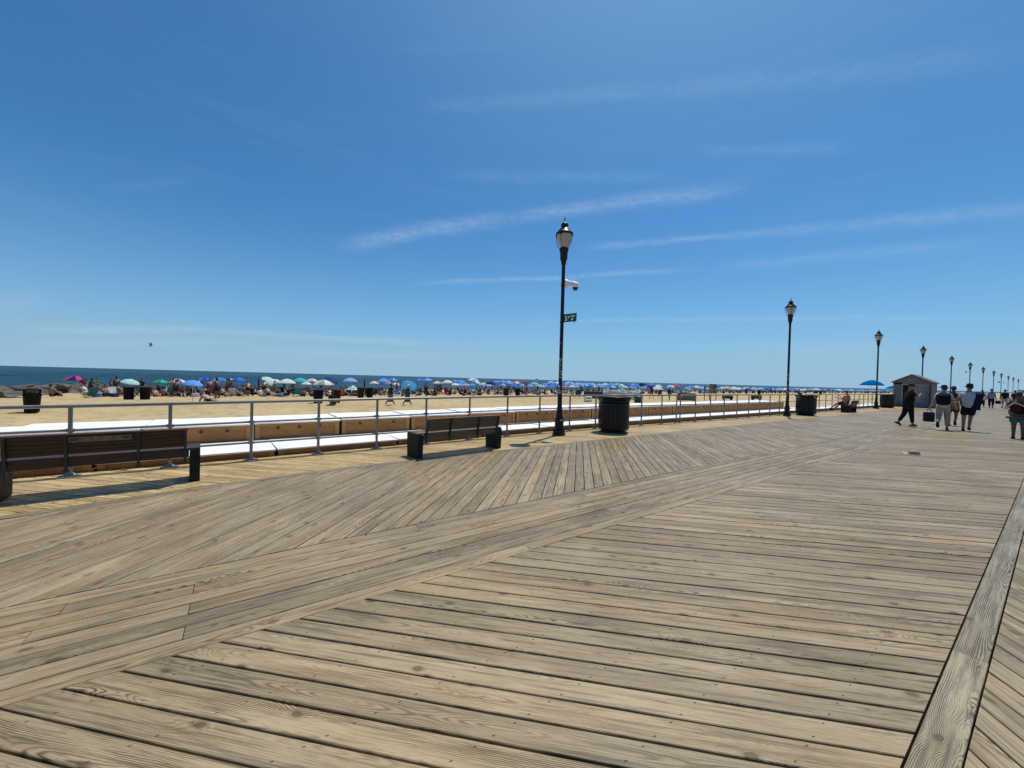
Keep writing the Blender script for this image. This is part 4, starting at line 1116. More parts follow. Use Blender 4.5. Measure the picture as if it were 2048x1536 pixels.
bg_ = MB(); bg_.box(-.10, .10, -.17, .17, -.36, -.04, bev=.04); bg_.path([(0, -.12, -.04), (0, -.06, .06), (0, .06, .06), (0, .12, -.04)], .011, 6)
o = bg_.build('tote_bag', PATT, None, tuple(world(rd_, kd, Jd['elL']+Vector((-.05, 0, .0)))), rd_.rotation_euler.z); tag(o, 'patterned tote bag hanging from the left arm of the man in the grey white shirt', 'bag')
# E: loaded figure at the right edge
re_, Je, ke = person('person in teal shorts loaded with beach gear at the right edge of the photo', (-.80, 22.0, 0), -8, 1.60, dict(lean=4, legL=4, kneL=4, legR=-5, kneR=4, sprL=1, sprR=1, armL=34, abL=10, elbL=60, armR=30, abR=14, elbR=60), BROWN, cloth((.06, .05, .045)), cloth((.02, .15, .16)), True, False, DKHAIR, None, (.012, .012, .012), fat=1.4)
gb = MB(); gb.box(-.20, .24, -.16, .14, .76, 1.08, bev=.09, mi=0); gb.box(-.26, .5, -.2, .0, .70, .76, mi=3, bev=.01); gb.box(-.18, .12, -.26, -.1, .86, 1.26, mi=1, bev=.09); gb.box(.05, .4, -.27, .05, .78, 1.30, mi=2, bev=.10)
gb.tube((-.24, -.18, .70), (.5, -.26, 1.02), .022, n=8, mi=3); gb.path([(-.3, -.2, 1.0), (-.1, -.3, 1.25), (.15, -.27, 1.1), (.35, -.2, 1.3)], .02, 6, mi=4)
o = gb.build('beach_gear', [PATT, cloth((.035, .012, .010)), BLK, cloth((.14, .08, .045)), cloth((.5, .42, .3))], None, tuple(world(re_, ke, Vector((-.03, 0, .0)))), re_.rotation_euler.z); tag(o, 'bundle of dark beach bags and brown boards carried by the person in teal shorts', 'beach bag')
# F: distant walkers
WALKL = dict(lean=2, legL=18, kneL=4, legR=-18, kneR=24, footR=-30, armL=-12, armR=14)
WALKR = dict(lean=2, legR=18, kneR=4, legL=-18, kneL=24, footL=-30, armR=-12, armL=14)
rf, Jf, kf = person('distant walker in pale blue shirt and navy trousers holding a dark bag', (-3.84, 60.0, 0), 0, 1.86, WALKL, TAN, cloth((.20, .30, .36)), NVY, False, True, None, ('brim', BLKHAT), (.012, .012, .012), fat=1.2)
b = MB(); b.box(-.05, .3, -.08, .08, -.42, -.12, bev=.03); b.path([(.0, 0, -.12), (.06, 0, 0), (.2, 0, -.12)], .01, 6)
o = b.build('bag', BLK, None, tuple(world(rf, kf, Jf['haR'])), 0); tag(o, 'dark bag in the hand of the distant walker in pale blue', 'bag')
person('distant walker in black top and white shorts right of the pale blue walker', (-3.05, 60.5, 0), 0, 1.84, WALKR, TAN, BLK, cloth((.42, .44, .42)), True, False, DKHAIR, None, (.012, .012, .012), fat=1.1)
person('distant walker in dark clothes half behind the one in white shorts', (-2.55, 62.8, 0), 0, 1.80, WALKL, TAN, cloth((.02, .02, .03)), BLK, True, False, DKHAIR, None, fat=1.0)
person('distant walker half hidden behind the pale blue walker, white collar', (-4.55, 61.8, 0), 0, 1.76, WALKR, TAN, cloth((.35, .36, .38)), BLK, True, True, DKHAIR, None, fat=1.0)
person('distant dark dressed walker left of the pale blue walker', (-5.6, 62.5, 0), 0, 1.70, WALKL, TAN, BLK, BLK, True, True, DKHAIR, None, fat=1.05)
person('small figure in red top behind the loaded person at the right edge', (-1.45, 48.0, 0), 0, 1.62, WALKR, TAN, cloth((.22, .03, .03)), BLK, True, False, DKHAIR, None, fat=1.1)
person('small figure with a white hat behind the loaded person at the right edge', (-1.85, 52.0, 0), 0, 1.66, WALKL, TAN, cloth((.05, .05, .06)), BLK, True, False, None, ('brim', cloth((.6, .6, .58))), fat=1.0)
# G: seated man on the third bench, facing the sea
person('man in pink shirt seated on the bench, legs stretched towards the railing, holding a phone', (-8.12, 32.65, .05), -80, 1.80,
       dict(ground=False, hip=.56, lean=-12, nod=22, legL=84, kneL=42, footL=0, legR=76, kneR=34, footR=0, sprL=6, sprR=6, armL=46, elbL=62, armR=50, elbR=66, abL=10, abR=10), PALE, cloth((.55, .20, .14)), cloth((.02, .018, .018)), True, False, GRHAIR, None, (.03, .03, .02), fat=1.3)
b = MB(); b.box(-.04, .04, -.006, .006, -.07, .09, bev=.003)
tag(b.build('phone', WHITEP, None, (-8.62, 32.6, 1.16), R(80)), 'white phone held by the seated man in the pink shirt', 'phone')

# ---------------------------------------------------------------- beach: umbrellas
UC = dict(pink=(.75, .07, .30), navy=(.02, .04, .18), paleblue=(.40, .62, .78), palecyan=(.50, .72, .74), green=(.03, .33, .20), teal=(.10, .42, .36), purple=(.22, .18, .48), white=(.75, .75, .80),
          azure=(.14, .38, .86), royal=(.07, .21, .72), navyblue=(.03, .08, .38), bluemid=(.14, .32, .80), bluedark=(.05, .14, .50), lemon=(.60, .72, .52), mint=(.62, .80, .72), whitec=(.76, .78, .76),
          turq=(.05, .52, .58), pinkpale=(.62, .44, .42), sage=(.36, .42, .34), slate=(.07, .10, .18), peri=(.32, .45, .86), cream=(.68, .66, .55), coral=(.70, .30, .22), seafoam=(.26, .55, .58), sky=(.32, .58, .90), cyan=(.10, .50, .78), red=(.72, .10, .14), brightblue=(.0, .17, .50))
UM = {k: fabric('canopy_'+k, v, .32) for k, v in UC.items()}
POLE = mat('umbrella_pole', (.55, .55, .55), .4)
def canopy_mesh(nm, gores=8):
    b = MB(); seg = 3; rings = [(0.0, .50), (.18, .475), (.42, .40), (.68, .27), (.87, .13), (1.0, .0), (1.0, -.07)]
    vs = []; n = gores*seg
    for j, (r, z) in enumerate(rings):
        for i in range(n):
            t = 2*math.pi*i/n; q = abs(((i % seg)/seg)*2-1) if seg else 0
            dip = (1-q)*.05*r if j < 6 else (1-q)*.03
            rr_ = r*(1-.045*(1-q)); vs.append((rr_*math.cos(t), rr_*math.sin(t), z-dip*.4-(0 if j < 6 else 0)))
    for j in range(len(rings)-1):
        for i in range(n): b.add([], []); b.f.append((j*n+i, (j+1)*n+i, (j+1)*n+(i+1) % n, j*n+(i+1) % n)); b.m.append((i//seg) % 2); b.sm.append(False)
    b.v = [tuple(p) for p in vs]
    me = b.mesh(nm, [UM['white'], UM['white']]); return me
CAN = canopy_mesh('canopy')
pm = MB(); pm.tube((0, 0, 0), (0, 0, 1), .018, n=6); POLE_ME = pm.mesh('pole', POLE)
def umbrella(x, y, zt, w, cols, tilt, label, group, toward=0, gz=None):
    w = w*1.07; zt = zt+.10
    gz = ground_z(x) if gz is None else gz; root = empty('beach_umbrella', (x, y, gz), 0, label, 'umbrella', group)
    H = zt-gz; s = w/2
    c = bpy.data.objects.new('canopy', CAN); COL.objects.link(c); c.parent = root
    for i in (0, 1): c.material_slots[i].link = 'OBJECT'; c.material_slots[i].material = UM[cols[i % len(cols)]]
    c.scale = (s, s, s); c.location = (0, 0, H-.5*s)
    ax = Vector(_f); ax.z = 0; ax.normalize(); axr = Vector(_r); axr.z = 0; axr.normalize()
    m = Matrix.Rotation(R(tilt), 4, ax) @ Matrix.Rotation(R(toward), 4, axr) @ Matrix.Rotation((x*7+y*3) % 1.57, 4, 'Z')
    c.rotation_euler = m.to_euler()
    p = bpy.data.objects.new('pole', POLE_ME); COL.objects.link(p); p.parent = root; p.scale = (1, 1, H-.06 if not (tilt or toward) else H-.25*s)
    p.location = (0, 0, 0)
    return root
UMBRELLAS = [
    (-75.99, -18.33, 0.39, -1.5, 2.0, ('pink', 'navy', 'paleblue'), 0, 'pink, navy and pale blue panelled beach umbrella standing alone by the rock jetty'),
    (-54.25, -9.32, 0.48, -1.12, 1.41, ('palecyan', 'palecyan'), 14, 'pale cyan beach umbrella tilted to the right above the navy bin'),
    (-52.8, -6.8, 0.5, -1.1, 1.21, ('green', 'teal'), 0, 'green beach umbrella leftmost of the close row before the water'),
    (-72.58, -7.57, 0.27, -1.45, 2.0, ('purple', 'white'), 0, 'purple and white striped beach umbrella beside the green one'),
    (-36.25, -2.95, 0.81, -0.8, 1.2, ('azure', 'azure'), 10, 'low flat azure beach umbrella just right of the purple striped one'),
    (-78.74, -5.02, 0.46, -1.55, 2.0, ('royal', 'navyblue'), 0, 'royal blue umbrella, left one of the trio above the man seated on bare sand'),
    (-71.45, -2.82, 0.61, -1.43, 2.0, ('royal', 'bluemid'), 0, 'royal blue umbrella in the middle of the trio, above a standing person'),
    (-112.39, -2.23, -0.15, -2.16, 2.0, ('lemon', 'lemon'), -10, 'pale yellow umbrella half hidden behind the royal blue trio'),
    (-72.29, -0.42, 0.65, -1.44, 2.0, ('royal', 'bluedark'), 0, 'royal blue umbrella, right one of the trio on the left'),
    (-63.15, 3.1, 0.78, -1.28, 2.0, ('mint', 'mint'), 38, 'mint white umbrella tipped steeply over to the right'),
    (-96.06, 5.89, 0.17, -1.86, 2.0, ('whitec', 'palecyan'), 14, 'small white umbrella behind the steeply tipped mint one'),
    (-57.15, 4.71, 0.77, -1.18, 2.0, ('whitec', 'mint'), 0, 'wide white umbrella right of the steeply tipped mint one'),
    (-64.28, 6.99, 0.85, -1.3, 2.0, ('turq', 'turq'), 0, 'bright turquoise umbrella behind the dark seated group'),
    (-80.71, 10.72, 0.61, -1.59, 2.0, ('pinkpale', 'whitec'), 0, 'faded pink striped umbrella between turquoise and floral ones'),
    (-56.64, 6.86, 0.43, -1.17, 1.21, ('palecyan', 'white'), 0, 'low pale cyan umbrella under the turquoise one'),
    (-47.05, 7.45, 0.88, -0.99, 2.0, ('sage', 'whitec'), 0, 'sage and white patterned umbrella above the paired dark bins'),
    (-61.64, 10.75, 1.12, -1.25, 2.0, ('slate', 'navyblue'), 24, 'dark slate umbrella tilted to the right with a pale upper edge'),
    (-61.01, 13.22, 1.04, -1.24, 2.0, ('peri', 'peri'), 0, 'periwinkle umbrella above the little mint beach tent'),
    (-88.07, 24.16, 0.23, -1.72, 2.0, ('cream', 'cream'), 0, 'cream umbrella just right of the second pair of bins'),
    (-60.67, 18.08, 1.07, -1.24, 2.0, ('azure', 'azure'), 0, 'azure umbrella above the two robed walkers, left of a smaller periwinkle one'),
    (-84.39, 27.22, 1.02, -1.65, 2.0, ('peri', 'royal'), 0, 'small periwinkle umbrella directly over the robed walkers'),
    (-95.25, 29.63, 0.06, -1.84, 2.0, ('coral', 'coral'), 0, 'low coral umbrella behind the first robed walker'),
    (-94.11, 31.25, -0.14, -1.82, 2.0, ('whitec', 'pinkpale'), 12, 'small white umbrella behind the first robed walker'),
    (-89.0, 35.15, 1.02, -1.73, 2.0, ('bluemid', 'royal'), 0, 'blue umbrella immediately right of the tipped cyan one'),
    (-78.28, 32.71, 1.23, -1.54, 2.0, ('peri', 'azure'), 0, 'light blue umbrella second to the right of the tipped cyan one'),
    (-80.93, 36.17, 0.59, -1.59, 2.0, ('whitec', 'pinkpale'), 0, 'white and pink umbrella over a walking figure'),
    (-64.86, 30.97, 1.01, -1.31, 2.0, ('whitec', 'mint'), 0, 'white umbrella behind the red beach chair'),
    (-85.97, 42.87, 0.98, -1.68, 2.0, ('azure', 'royal'), 0, 'narrow blue umbrella half hidden between the white and the large azure one'),
    (-66.15, 34.36, 1.06, -1.33, 2.0, ('azure', 'bluemid'), 6, 'large azure umbrella right of the red beach chair'),
    (-52.0, 29.38, 1.45, -1.08, 2.0, ('peri', 'whitec'), 20, 'light blue umbrella tilted right with white trim'),
    (-78.16, 46.55, 0.48, -1.54, 2.0, ('pinkpale', 'whitec'), 0, 'pink and white umbrella low in the crowd'),
    (-68.94, 42.89, 0.85, -1.38, 2.0, ('navy', 'navy'), 0, 'dark navy umbrella left of the long blue cluster'),
    (-79.94, 51.47, 1.01, -1.57, 2.0, ('azure', 'bluemid'), 0, 'first blue umbrella of the long cluster over the third pair of bins'),
    (-79.09, 52.68, 1.17, -1.56, 2.0, ('bluemid', 'azure'), 0, 'second blue umbrella of the long cluster over the third pair of bins'),
    (-55.13, 37.86, 1.24, -1.14, 2.0, ('peri', 'bluemid'), 0, 'widest blue umbrella of the cluster over the third pair of bins'),
    (-65.7, 47.3, 1.1, -1.32, 2.0, ('whitec', 'pink'), 0, 'white and pink umbrella beside the yellow flag stand'),
    (-67.19, 53.25, 0.96, -1.35, 2.0, ('seafoam', 'seafoam'), 0, 'seafoam umbrella under the small red and white flag'),
    (-73.12, 61.18, 0.71, -1.45, 2.0, ('azure', 'azure'), 0, 'small azure umbrella left of the blue and white group by the first lamp post'),
    (-72.18, 62.54, 1.24, -1.44, 2.0, ('whitec', 'palecyan'), 0, 'white umbrella left behind the blue one by the first lamp post'),
    (-48.81, 42.63, 1.2, -1.03, 2.0, ('royal', 'bluemid'), 0, 'royal blue umbrella directly left of the first lamp post'),
    (-64.6, 57.74, 1.2, -1.31, 2.0, ('whitec', 'whitec'), 0, 'white umbrella touching the left side of the first lamp post'),
    (-63.62, 59.57, 1.03, -1.29, 2.0, ('royal', 'royal'), 0, 'royal blue umbrella touching the right side of the first lamp post'),
    (-49.57, 47.06, 1.34, -1.04, 2.0, ('sky', 'azure'), 0, 'sky blue umbrella just right of the first lamp post'),
    (-51.04, 50.79, 1.19, -1.07, 2.0, ('azure', 'sky'), 0, 'azure umbrella, second right of the first lamp post'),
    (-55.63, 56.92, 1.07, -1.15, 2.0, ('sky', 'bluemid'), 0, 'sky blue umbrella, third right of the first lamp post'),
    (-66.92, 70.03, 1.12, -1.35, 2.0, ('azure', 'azure'), 0, 'azure umbrella above the dark box left of the big black trash receptacle'),
    (-66.38, 70.79, 1.02, -1.34, 2.0, ('sky', 'sky'), 0, 'small sky blue umbrella above the dark box, right one'),
    (-65.35, 72.26, 0.94, -1.32, 2.0, ('peri', 'sky'), 0, 'small periwinkle umbrella left above the stacked white loungers'),
    (-64.54, 73.42, 1.1, -1.3, 2.0, ('sky', 'whitec'), 0, 'small sky and white umbrella above the stacked white loungers'),
    (-59.14, 69.38, 1.17, -1.21, 2.0, ('azure', 'cyan'), 0, 'azure umbrella centred above the stacked white loungers'),
    (-62.05, 74.88, 1.18, -1.26, 2.0, ('cyan', 'sky'), 0, 'cyan umbrella right above the stacked white loungers'),
    (-62.23, 76.71, 0.96, -1.26, 2.0, ('mint', 'mint'), 10, 'small mint umbrella at the right end above the stacked loungers'),
    (-38.05, 49.8, 1.33, -0.8, 2.0, ('royal', 'azure'), 0, 'large royal blue umbrella right of the stacked white loungers'),
    (-59.37, 80.8, 1.34, -1.21, 2.0, ('navy', 'navy'), -12, 'dark navy tilted umbrella behind the large royal blue one'),
    (-59.29, 80.9, 0.97, -1.21, 2.0, ('sky', 'whitec'), 0, 'light blue umbrella tucked behind the large royal blue one'),
    (-58.05, 82.67, 1.4, -1.19, 2.0, ('azure', 'royal'), 0, 'azure umbrella above a small hot pink one'),
    (-58.11, 82.58, 0.78, -1.19, 2.0, ('pink', 'pink'), 0, 'small hot pink umbrella below an azure one'),
    (-57.02, 84.14, 1.08, -1.17, 2.0, ('palecyan', 'whitec'), 0, 'pale cyan umbrella left of the red one'),
    (-44.94, 66.09, 0.8, -0.94, 2.0, ('whitec', 'whitec'), 0, 'low white umbrella behind walkers left of the red one'),
    (-55.21, 86.72, 1.04, -1.14, 2.0, ('whitec', 'sky'), 0, 'small white umbrella touching the red one'),
    (-54.5, 87.73, 1.19, -1.13, 2.0, ('red', 'red'), 6, 'red umbrella left of the plywood box stand'),
    (-52.46, 90.62, 0.67, -1.09, 2.0, ('whitec', 'sky'), 25, 'white umbrella tipped right behind the plywood box stand'),
    (-52.3, 90.87, 1.05, -1.09, 2.0, ('bluemid', 'bluemid'), 0, 'small blue umbrella behind the plywood box stand'),
    (-51.59, 91.88, 1.08, -1.08, 2.0, ('cream', 'whitec'), 0, 'cream umbrella right behind the plywood box stand'),
    (-50.77, 93.05, 0.87, -1.06, 2.0, ('sky', 'sky'), 0, 'light blue umbrella left of the beach notice board'),
    (-49.45, 94.92, 0.81, -1.04, 2.0, ('pinkpale', 'pinkpale'), 0, 'pale pink umbrella behind the posts of the beach notice board'),
]
G1 = 'beach umbrellas along the sand'
for (x, y, zt, gz, w, cols, tilt, label) in UMBRELLAS: umbrella(x, y, zt, w, cols, tilt, label, G1)
umbrella(-54.5, 19.9, .70, 2.2, ('cyan', 'azure'), 0, 'bright cyan umbrella tipped back to show its underside, right of the robed walkers', G1, toward=-42)
umbrella(-14.52, 69.17, 2.65, 2.35, ('brightblue', 'brightblue'), 0, 'large plain bright blue umbrella beside the third lamp post, left of the shed', G1, gz=-.8)
umbrella(-15.0, 83.0, 2.0, 1.5, ('brightblue', 'brightblue'), 0, 'small bright blue umbrella tip just left of the shed roof', G1, gz=-.8)
# far rows past the notice board
ru = random.Random(21)
UNAME = dict(whitec='white', royal='royal blue', peri='periwinkle', bluemid='mid blue', palecyan='pale cyan', pinkpale='pale pink', navyblue='navy', bluedark='dark blue', sky='sky blue')
SECT = ['right beside the notice board', 'between the two gear heaps', 'left of the second lamp post', 'right of the second lamp post', 'above the second trash receptacle', 'behind the seated man in pink']
SEC2 = ['right of the red beach chair', 'over the third pair of bins', 'left of the first lamp post', 'right of the first lamp post', 'above the large trash receptacle', 'near the plywood stand']
FAR = ['whitec', 'sky', 'royal', 'peri', 'cream', 'bluemid', 'azure', 'palecyan', 'whitec', 'peri', 'pinkpale', 'mint', 'sky', 'whitec', 'navyblue', 'bluedark']
for i in range(96):
    t = 1445+i*(1775-1445)/95+ru.uniform(-5, 5)                 # spread evenly over bearing
    th = math.atan((t-1024)/769)-YAW
    X = -ru.uniform(52, 84); Y = X/math.tan(th)
    c1 = ru.choice(FAR); c2 = c1 if ru.random() < .6 else ru.choice(FAR)
    umbrella(X, Y, ground_z(X)+ru.uniform(1.75, 2.15), ru.uniform(1.7, 2.3), (c1, c2), ru.choice([0, 0, 0, 10, -8]),
             'small '+UNAME.get(c1, c1)+' far umbrella'+(', ' if c1 == c2 else ' with '+UNAME.get(c2, c2)+' panels, ')+SECT[min(5, int((t-1440)/57))], 'far umbrellas right of the notice board')
for i in range(46):                                              # second rows behind the near ones, in the gaps
    t = 905+i*(1440-905)/45+ru.uniform(-6, 6); th = math.atan((t-1024)/769)-YAW
    X = -ru.uniform(70, 92); Y = X/math.tan(th); c1 = ru.choice(FAR)
    umbrella(X, Y, ground_z(X)+1.8, ru.uniform(1.6, 2.0), (c1, c1), 0, 'small '+UNAME.get(c1, c1)+' umbrella in the packed back row, '+SEC2[min(5, int((t-900)/91))], 'umbrellas of the packed back row')
# little tent
tn = empty('beach_tent', (-52.0, 11.6, ground_z(-52)), R(20), 'small mint and dark green pop-up tent beside the second pair of bins', 'tent')
b = MB(); A0 = [(-.95, -.8, 0), (.95, -.8, 0), (.95, .8, 0), (-.95, .8, 0)]; A1 = [(-.72, -.6, .75), (.72, -.6, .75), (.72, .6, .75), (-.72, .6, .75)]
b.add(A0+A1, [(0, 1, 5, 4), (1, 2, 6, 5), (2, 3, 7, 6), (3, 0, 4, 7)]); b.build('wall', fabric('tent_dark', (.02, .09, .08), .2), tn)
b = MB(); b.add([(x*1.03, y*1.03, z+.004) for x, y, z in A1]+[(0, 0, 1.35)], [(0, 1, 4), (1, 2, 4), (2, 3, 4), (3, 0, 4)]); b.build('roof', UM['mint'], tn)
b = MB()
for p, q in zip(A0, A1): b.path([p, q, (0, 0, 1.36)], .025, 5)
b.build('pole', WHITEP, tn)

# ---------------------------------------------------------------- beach people (a few pixels each): one mesh per figure
def crowd_mesh(pose, fat=1.0, long_bottom=False, bare=False, robe=False, fine=0):
    J = skeleton(pose); b = MB(); vs, fs = grown(J, BODY, fat=fat*1.08, sub=fine, extra=.008)
    segs = [(J[a], J[c], a, c) for a, c in BODY]
    def mi_of(p):
        best = None
        for A, B, a, c in segs:
            ab = B-A; t = max(0, min(1, (p-A).dot(ab)/max(ab.length_squared, 1e-6))); d = (p-(A+ab*t)).length-radof(a)*.6
            if best is None or d < best[0]: best = (d, a, c, t)
        _, a, c, t = best
        if c in ('bel', 'che', 'nb') or c.startswith('sh'): return 0 if bare else 1
        if c.startswith('el'): return 0 if bare or t > .6 else 1
        if c.startswith('hp'): return 2
        if c.startswith('kn'): return 2 if (t < .75 or long_bottom) else 0
        if c.startswith('an'): return 2 if long_bottom else 0
        return 0
    b.v = [tuple(p) for p in vs]
    for f in fs:
        b.f.append(f); b.m.append(mi_of(sum((vs[i] for i in f), Vector())/len(f))); b.sm.append(True)
    h = J['hd']; b.ell(h, (.082, .098, .12), 10, 7, 0); b.ell(h+Vector((0, -.014, .022)), (.09, .105, .118), 10, 7, 3)
    if robe:
        b.lathe([(.17, J['bel'].z), (.21, J['pel'].z), (.22, .6), (.23, .26)], 14, mi=2, c=(0, J['pel'].y*.5, 0), flute=.06)
        b.lathe([(.13, J['nb'].z), (.2, J['che'].z), (.2, J['bel'].z), (.22, J['pel'].z)], 12, mi=1)
    return b.mesh('person', [SKINX[0], CLX[0], CLX[0], DKHAIR])
SKINX = [skin(c)[0] for c in (TAN, PALE, BROWN, (.36, .20, .13))]
CLX = [cloth(c) for c in ((.015, .015, .02), (.02, .02, .022), (.02, .03, .08), (.10, .018, .02), (.5, .5, .5), (.015, .05, .055), (.05, .10, .18), (.22, .07, .10), (.03, .03, .035), (.2, .17, .11), (.015, .015, .02), (.05, .012, .015))]
SIT_SAND = dict(ground=False, hip=.16, lean=-14, legL=118, kneL=92, legR=112, kneR=84, footL=8, footR=8, armL=32, armR=40, elbL=30, elbR=22)
SIT_CHAIR = dict(ground=False, hip=.32, lean=-26, legL=98, kneL=48, legR=94, kneR=56, armL=30, armR=26, elbL=48, elbR=60)
LIE = dict(ground=False, hip=.15, lean=-72, legL=88, kneL=8, legR=88, kneR=14, armL=-50, armR=30, elbL=60, elbR=20)
LIE2 = dict(ground=False, hip=.15, lean=-48, legL=96, kneL=30, legR=88, kneR=5, armL=-30, armR=-26, elbL=10, elbR=10)
STAND = dict(lean=2, armL=8, armR=14, elbL=20, elbR=60, legL=2, legR=-4)
STAND2 = dict(lean=8, armL=40, armR=20, elbL=50, elbR=20, legL=6, legR=-6)
WALK = dict(lean=4, legL=26, kneL=6, footL=10, legR=-20, kneR=22, footR=-35, armL=-18, armR=20, elbR=30)
CM = dict(sit=crowd_mesh(SIT_SAND), sitb=crowd_mesh(SIT_SAND, bare=True), chair=crowd_mesh(SIT_CHAIR, 1.1), chairb=crowd_mesh(SIT_CHAIR, 1.1, bare=True), lie=crowd_mesh(LIE, bare=True), lie2=crowd_mesh(LIE2, bare=True),
          stand=crowd_mesh(STAND), standb=crowd_mesh(STAND, 1.05, bare=True), stand2=crowd_mesh(STAND2), walk=crowd_mesh(WALK), robe=crowd_mesh(WALK, 1.1, True, robe=True, fine=1), walkf=crowd_mesh(WALK, 1.0, fine=1))
rc = random.Random(33)
def crowd(kind, x, y, rz, label, group=None, top=None, bot=None, sk=None, hair=None, s=1.0, z=None):
    o = bpy.data.objects.new('person', CM[kind]); COL.objects.link(o)
    o.location = (x, y, ground_z(x) if z is None else z); o.rotation_euler = (0, 0, rz); o.scale = (s, s, s)
    ms = [sk or rc.choice(SKINX), top or rc.choice(CLX), bot or rc.choice(CLX), hair or DKHAIR]
    for i, m in enumerate(ms): o.material_slots[i].link = 'OBJECT'; o.material_slots[i].material = m
    return tag(o, label, 'person', group)
HATW = cloth((.6, .6, .56))
# individually placed figures
crowd('lie2', -38.6, -2.15, R(-35), 'bare chested man sitting back on the open sand, in front of the blue umbrella trio', None, bot=CLX[0], sk=SKINX[1], hair=GRHAIR, s=1.05)
crowd('standb', -46.2, -1.95, R(140), 'standing figure with a pale towel on the shoulders under the middle royal blue umbrella', None, top=HATW, bot=CLX[10], sk=SKINX[2], s=1.12)
crowd('sitb', -53.0, -14.2, R(60), 'figure standing bent by the tripod stool, first one right of the pink umbrella', None, sk=SKINX[0], s=1.2)
crowd('stand2', -61.5, -14.3, R(-60), 'dark haired figure stooping right of the pink umbrella', None, top=CLX[3], bot=CLX[7], sk=SKINX[0])
crowd('standb', -60.5, -13.0, R(200), 'tanned figure leaning beside a tan chair near the jetty', None, bot=CLX[9], sk=SKINX[0])
crowd('standb', -61.0, -11.6, R(90), 'bare backed man in dark red shorts standing left of the navy bin', None, bot=CLX[11], sk=SKINX[2], s=1.12)
crowd('robe', -31.6, 10.0, R(0), 'walker in dark clothes with patterned long skirt, left one of the robed pair', None, top=CLX[8], bot=mat('grey_pattern', (.12, .12, .14), .8, var=.9, scale=9), sk=SKINX[0], s=1.02)
crowd('robe', -31.2, 11.3, R(0), 'walker in dark green dress with white headscarf, right one of the robed pair', None, top=cloth((.03, .07, .08)), bot=cloth((.05, .08, .09)), sk=SKINX[0], hair=HATW, s=1.0)
crowd('walkf', -56.0, 25.0, R(10), 'dark figure striding left of the red beach chair', None, top=CLX[0], bot=CLX[8], s=1.0)
crowd('walkf', -35.6, 50.9, R(60), 'dark walker with bags on the sand right of the green bin', None, top=CLX[0], bot=CLX[1], s=1.12)
crowd('walkf', -31.2, 48.7, R(190), 'dark walker left of the plywood box stand', None, top=CLX[2], bot=CLX[0], s=1.05)
crowd('stand', -37.8, 56.0, R(190), 'small child standing alone between the two dark walkers', None, sk=SKINX[3], s=.55)
crowd('walkf', -33.6, 45.5, R(-40), 'small running child beside the green bin', None, top=CLX[5], s=.62)
crowd('stand', -44.5, 66.5, R(30), 'dark figure standing beyond the plywood box stand', None, top=CLX[0], bot=CLX[0])
crowd('sit', -33.2, 5.9, R(70), 'dark figure sitting on the sand between the two nearer bins', None, top=CLX[0], bot=CLX[9], sk=SKINX[2], s=1.1)
crowd('walkf', -45.0, 103.0, R(0), 'lone tiny walker on open sand right of the notice board', None, top=CLX[0], bot=CLX[0])
crowd('sit', -46.0, 140.0, R(0), 'tiny dark seated figure on open sand left of the second lamp post', None, top=CLX[0], bot=CLX[0], s=1.2)
# the packed crowd, spread evenly over bearing
KN = ['sit', 'sitb', 'chair', 'chair', 'chairb', 'lie', 'sit', 'standb', 'stand2', 'sit', 'chair', 'chairb', 'sitb', 'chair']
DES = dict(sit='sitting on sand', sitb='sitting bare backed', chair='in low chair', chairb='bare chested in chair',
           lie='lying down', stand='standing', standb='standing bare chested', stand2='bending forward')
ZN = [(168, 350, 'between pink and purple umbrellas', 30), (350, 520, 'under the blue trio', 58), (520, 700, 'under the white umbrellas', 46),
      (700, 920, 'behind the robed walkers', 46), (920, 1200, 'near the first lamp post', 66), (1200, 1420, 'behind the white loungers', 44)]
CN = ['black', 'charcoal', 'navy', 'maroon', 'white', 'dark teal', 'slate blue', 'rose', 'grey', 'tan', 'dark', 'plum']
KN = ['sit', 'sitb', 'chair', 'chair', 'chairb', 'lie', 'sit', 'chair', 'stand2', 'sit', 'chair', 'chairb', 'sitb', 'chair', 'standb', 'sit']
def third(f): return 'left' if f < .33 else 'middle' if f < .67 else 'right'
nC = 0
for x0, x1, txt, cnt in ZN:
    for i in range(cnt):
        t = x0+(i+rc.random())*(x1-x0)/cnt; th = math.atan((t-1024)/769)-YAW
        X = -(rc.uniform(49.5, 60) if rc.random() < .66 else rc.uniform(60, 82)); 
        if t > 900: X *= 1.0+.16*(t-900)/500
        Y = X/math.tan(th) if abs(th) > 1e-3 else 0
        if th < -math.pi/2: Y = X*math.tan(-th-math.pi/2)
        k = rc.choice(KN) if X > -75 else rc.choice(['stand', 'chair', 'chair', 'sit'])
        ti = rc.randrange(len(CLX)); dist_ = 'front' if X > -56 else 'back'
        crowd(k, X, Y, rc.uniform(0, 6.28), CN[ti]+(' clad' if k in ('sit', 'chair', 'stand', 'stand2') else ' swimwear')+' person '+DES[k]+', '+dist_+' '+third((t-x0)/(x1-x0))+' of crowd '+txt, 'people on the beach '+txt, top=CLX[ti], bot=CLX[ti], s=rc.uniform(.92, 1.08))
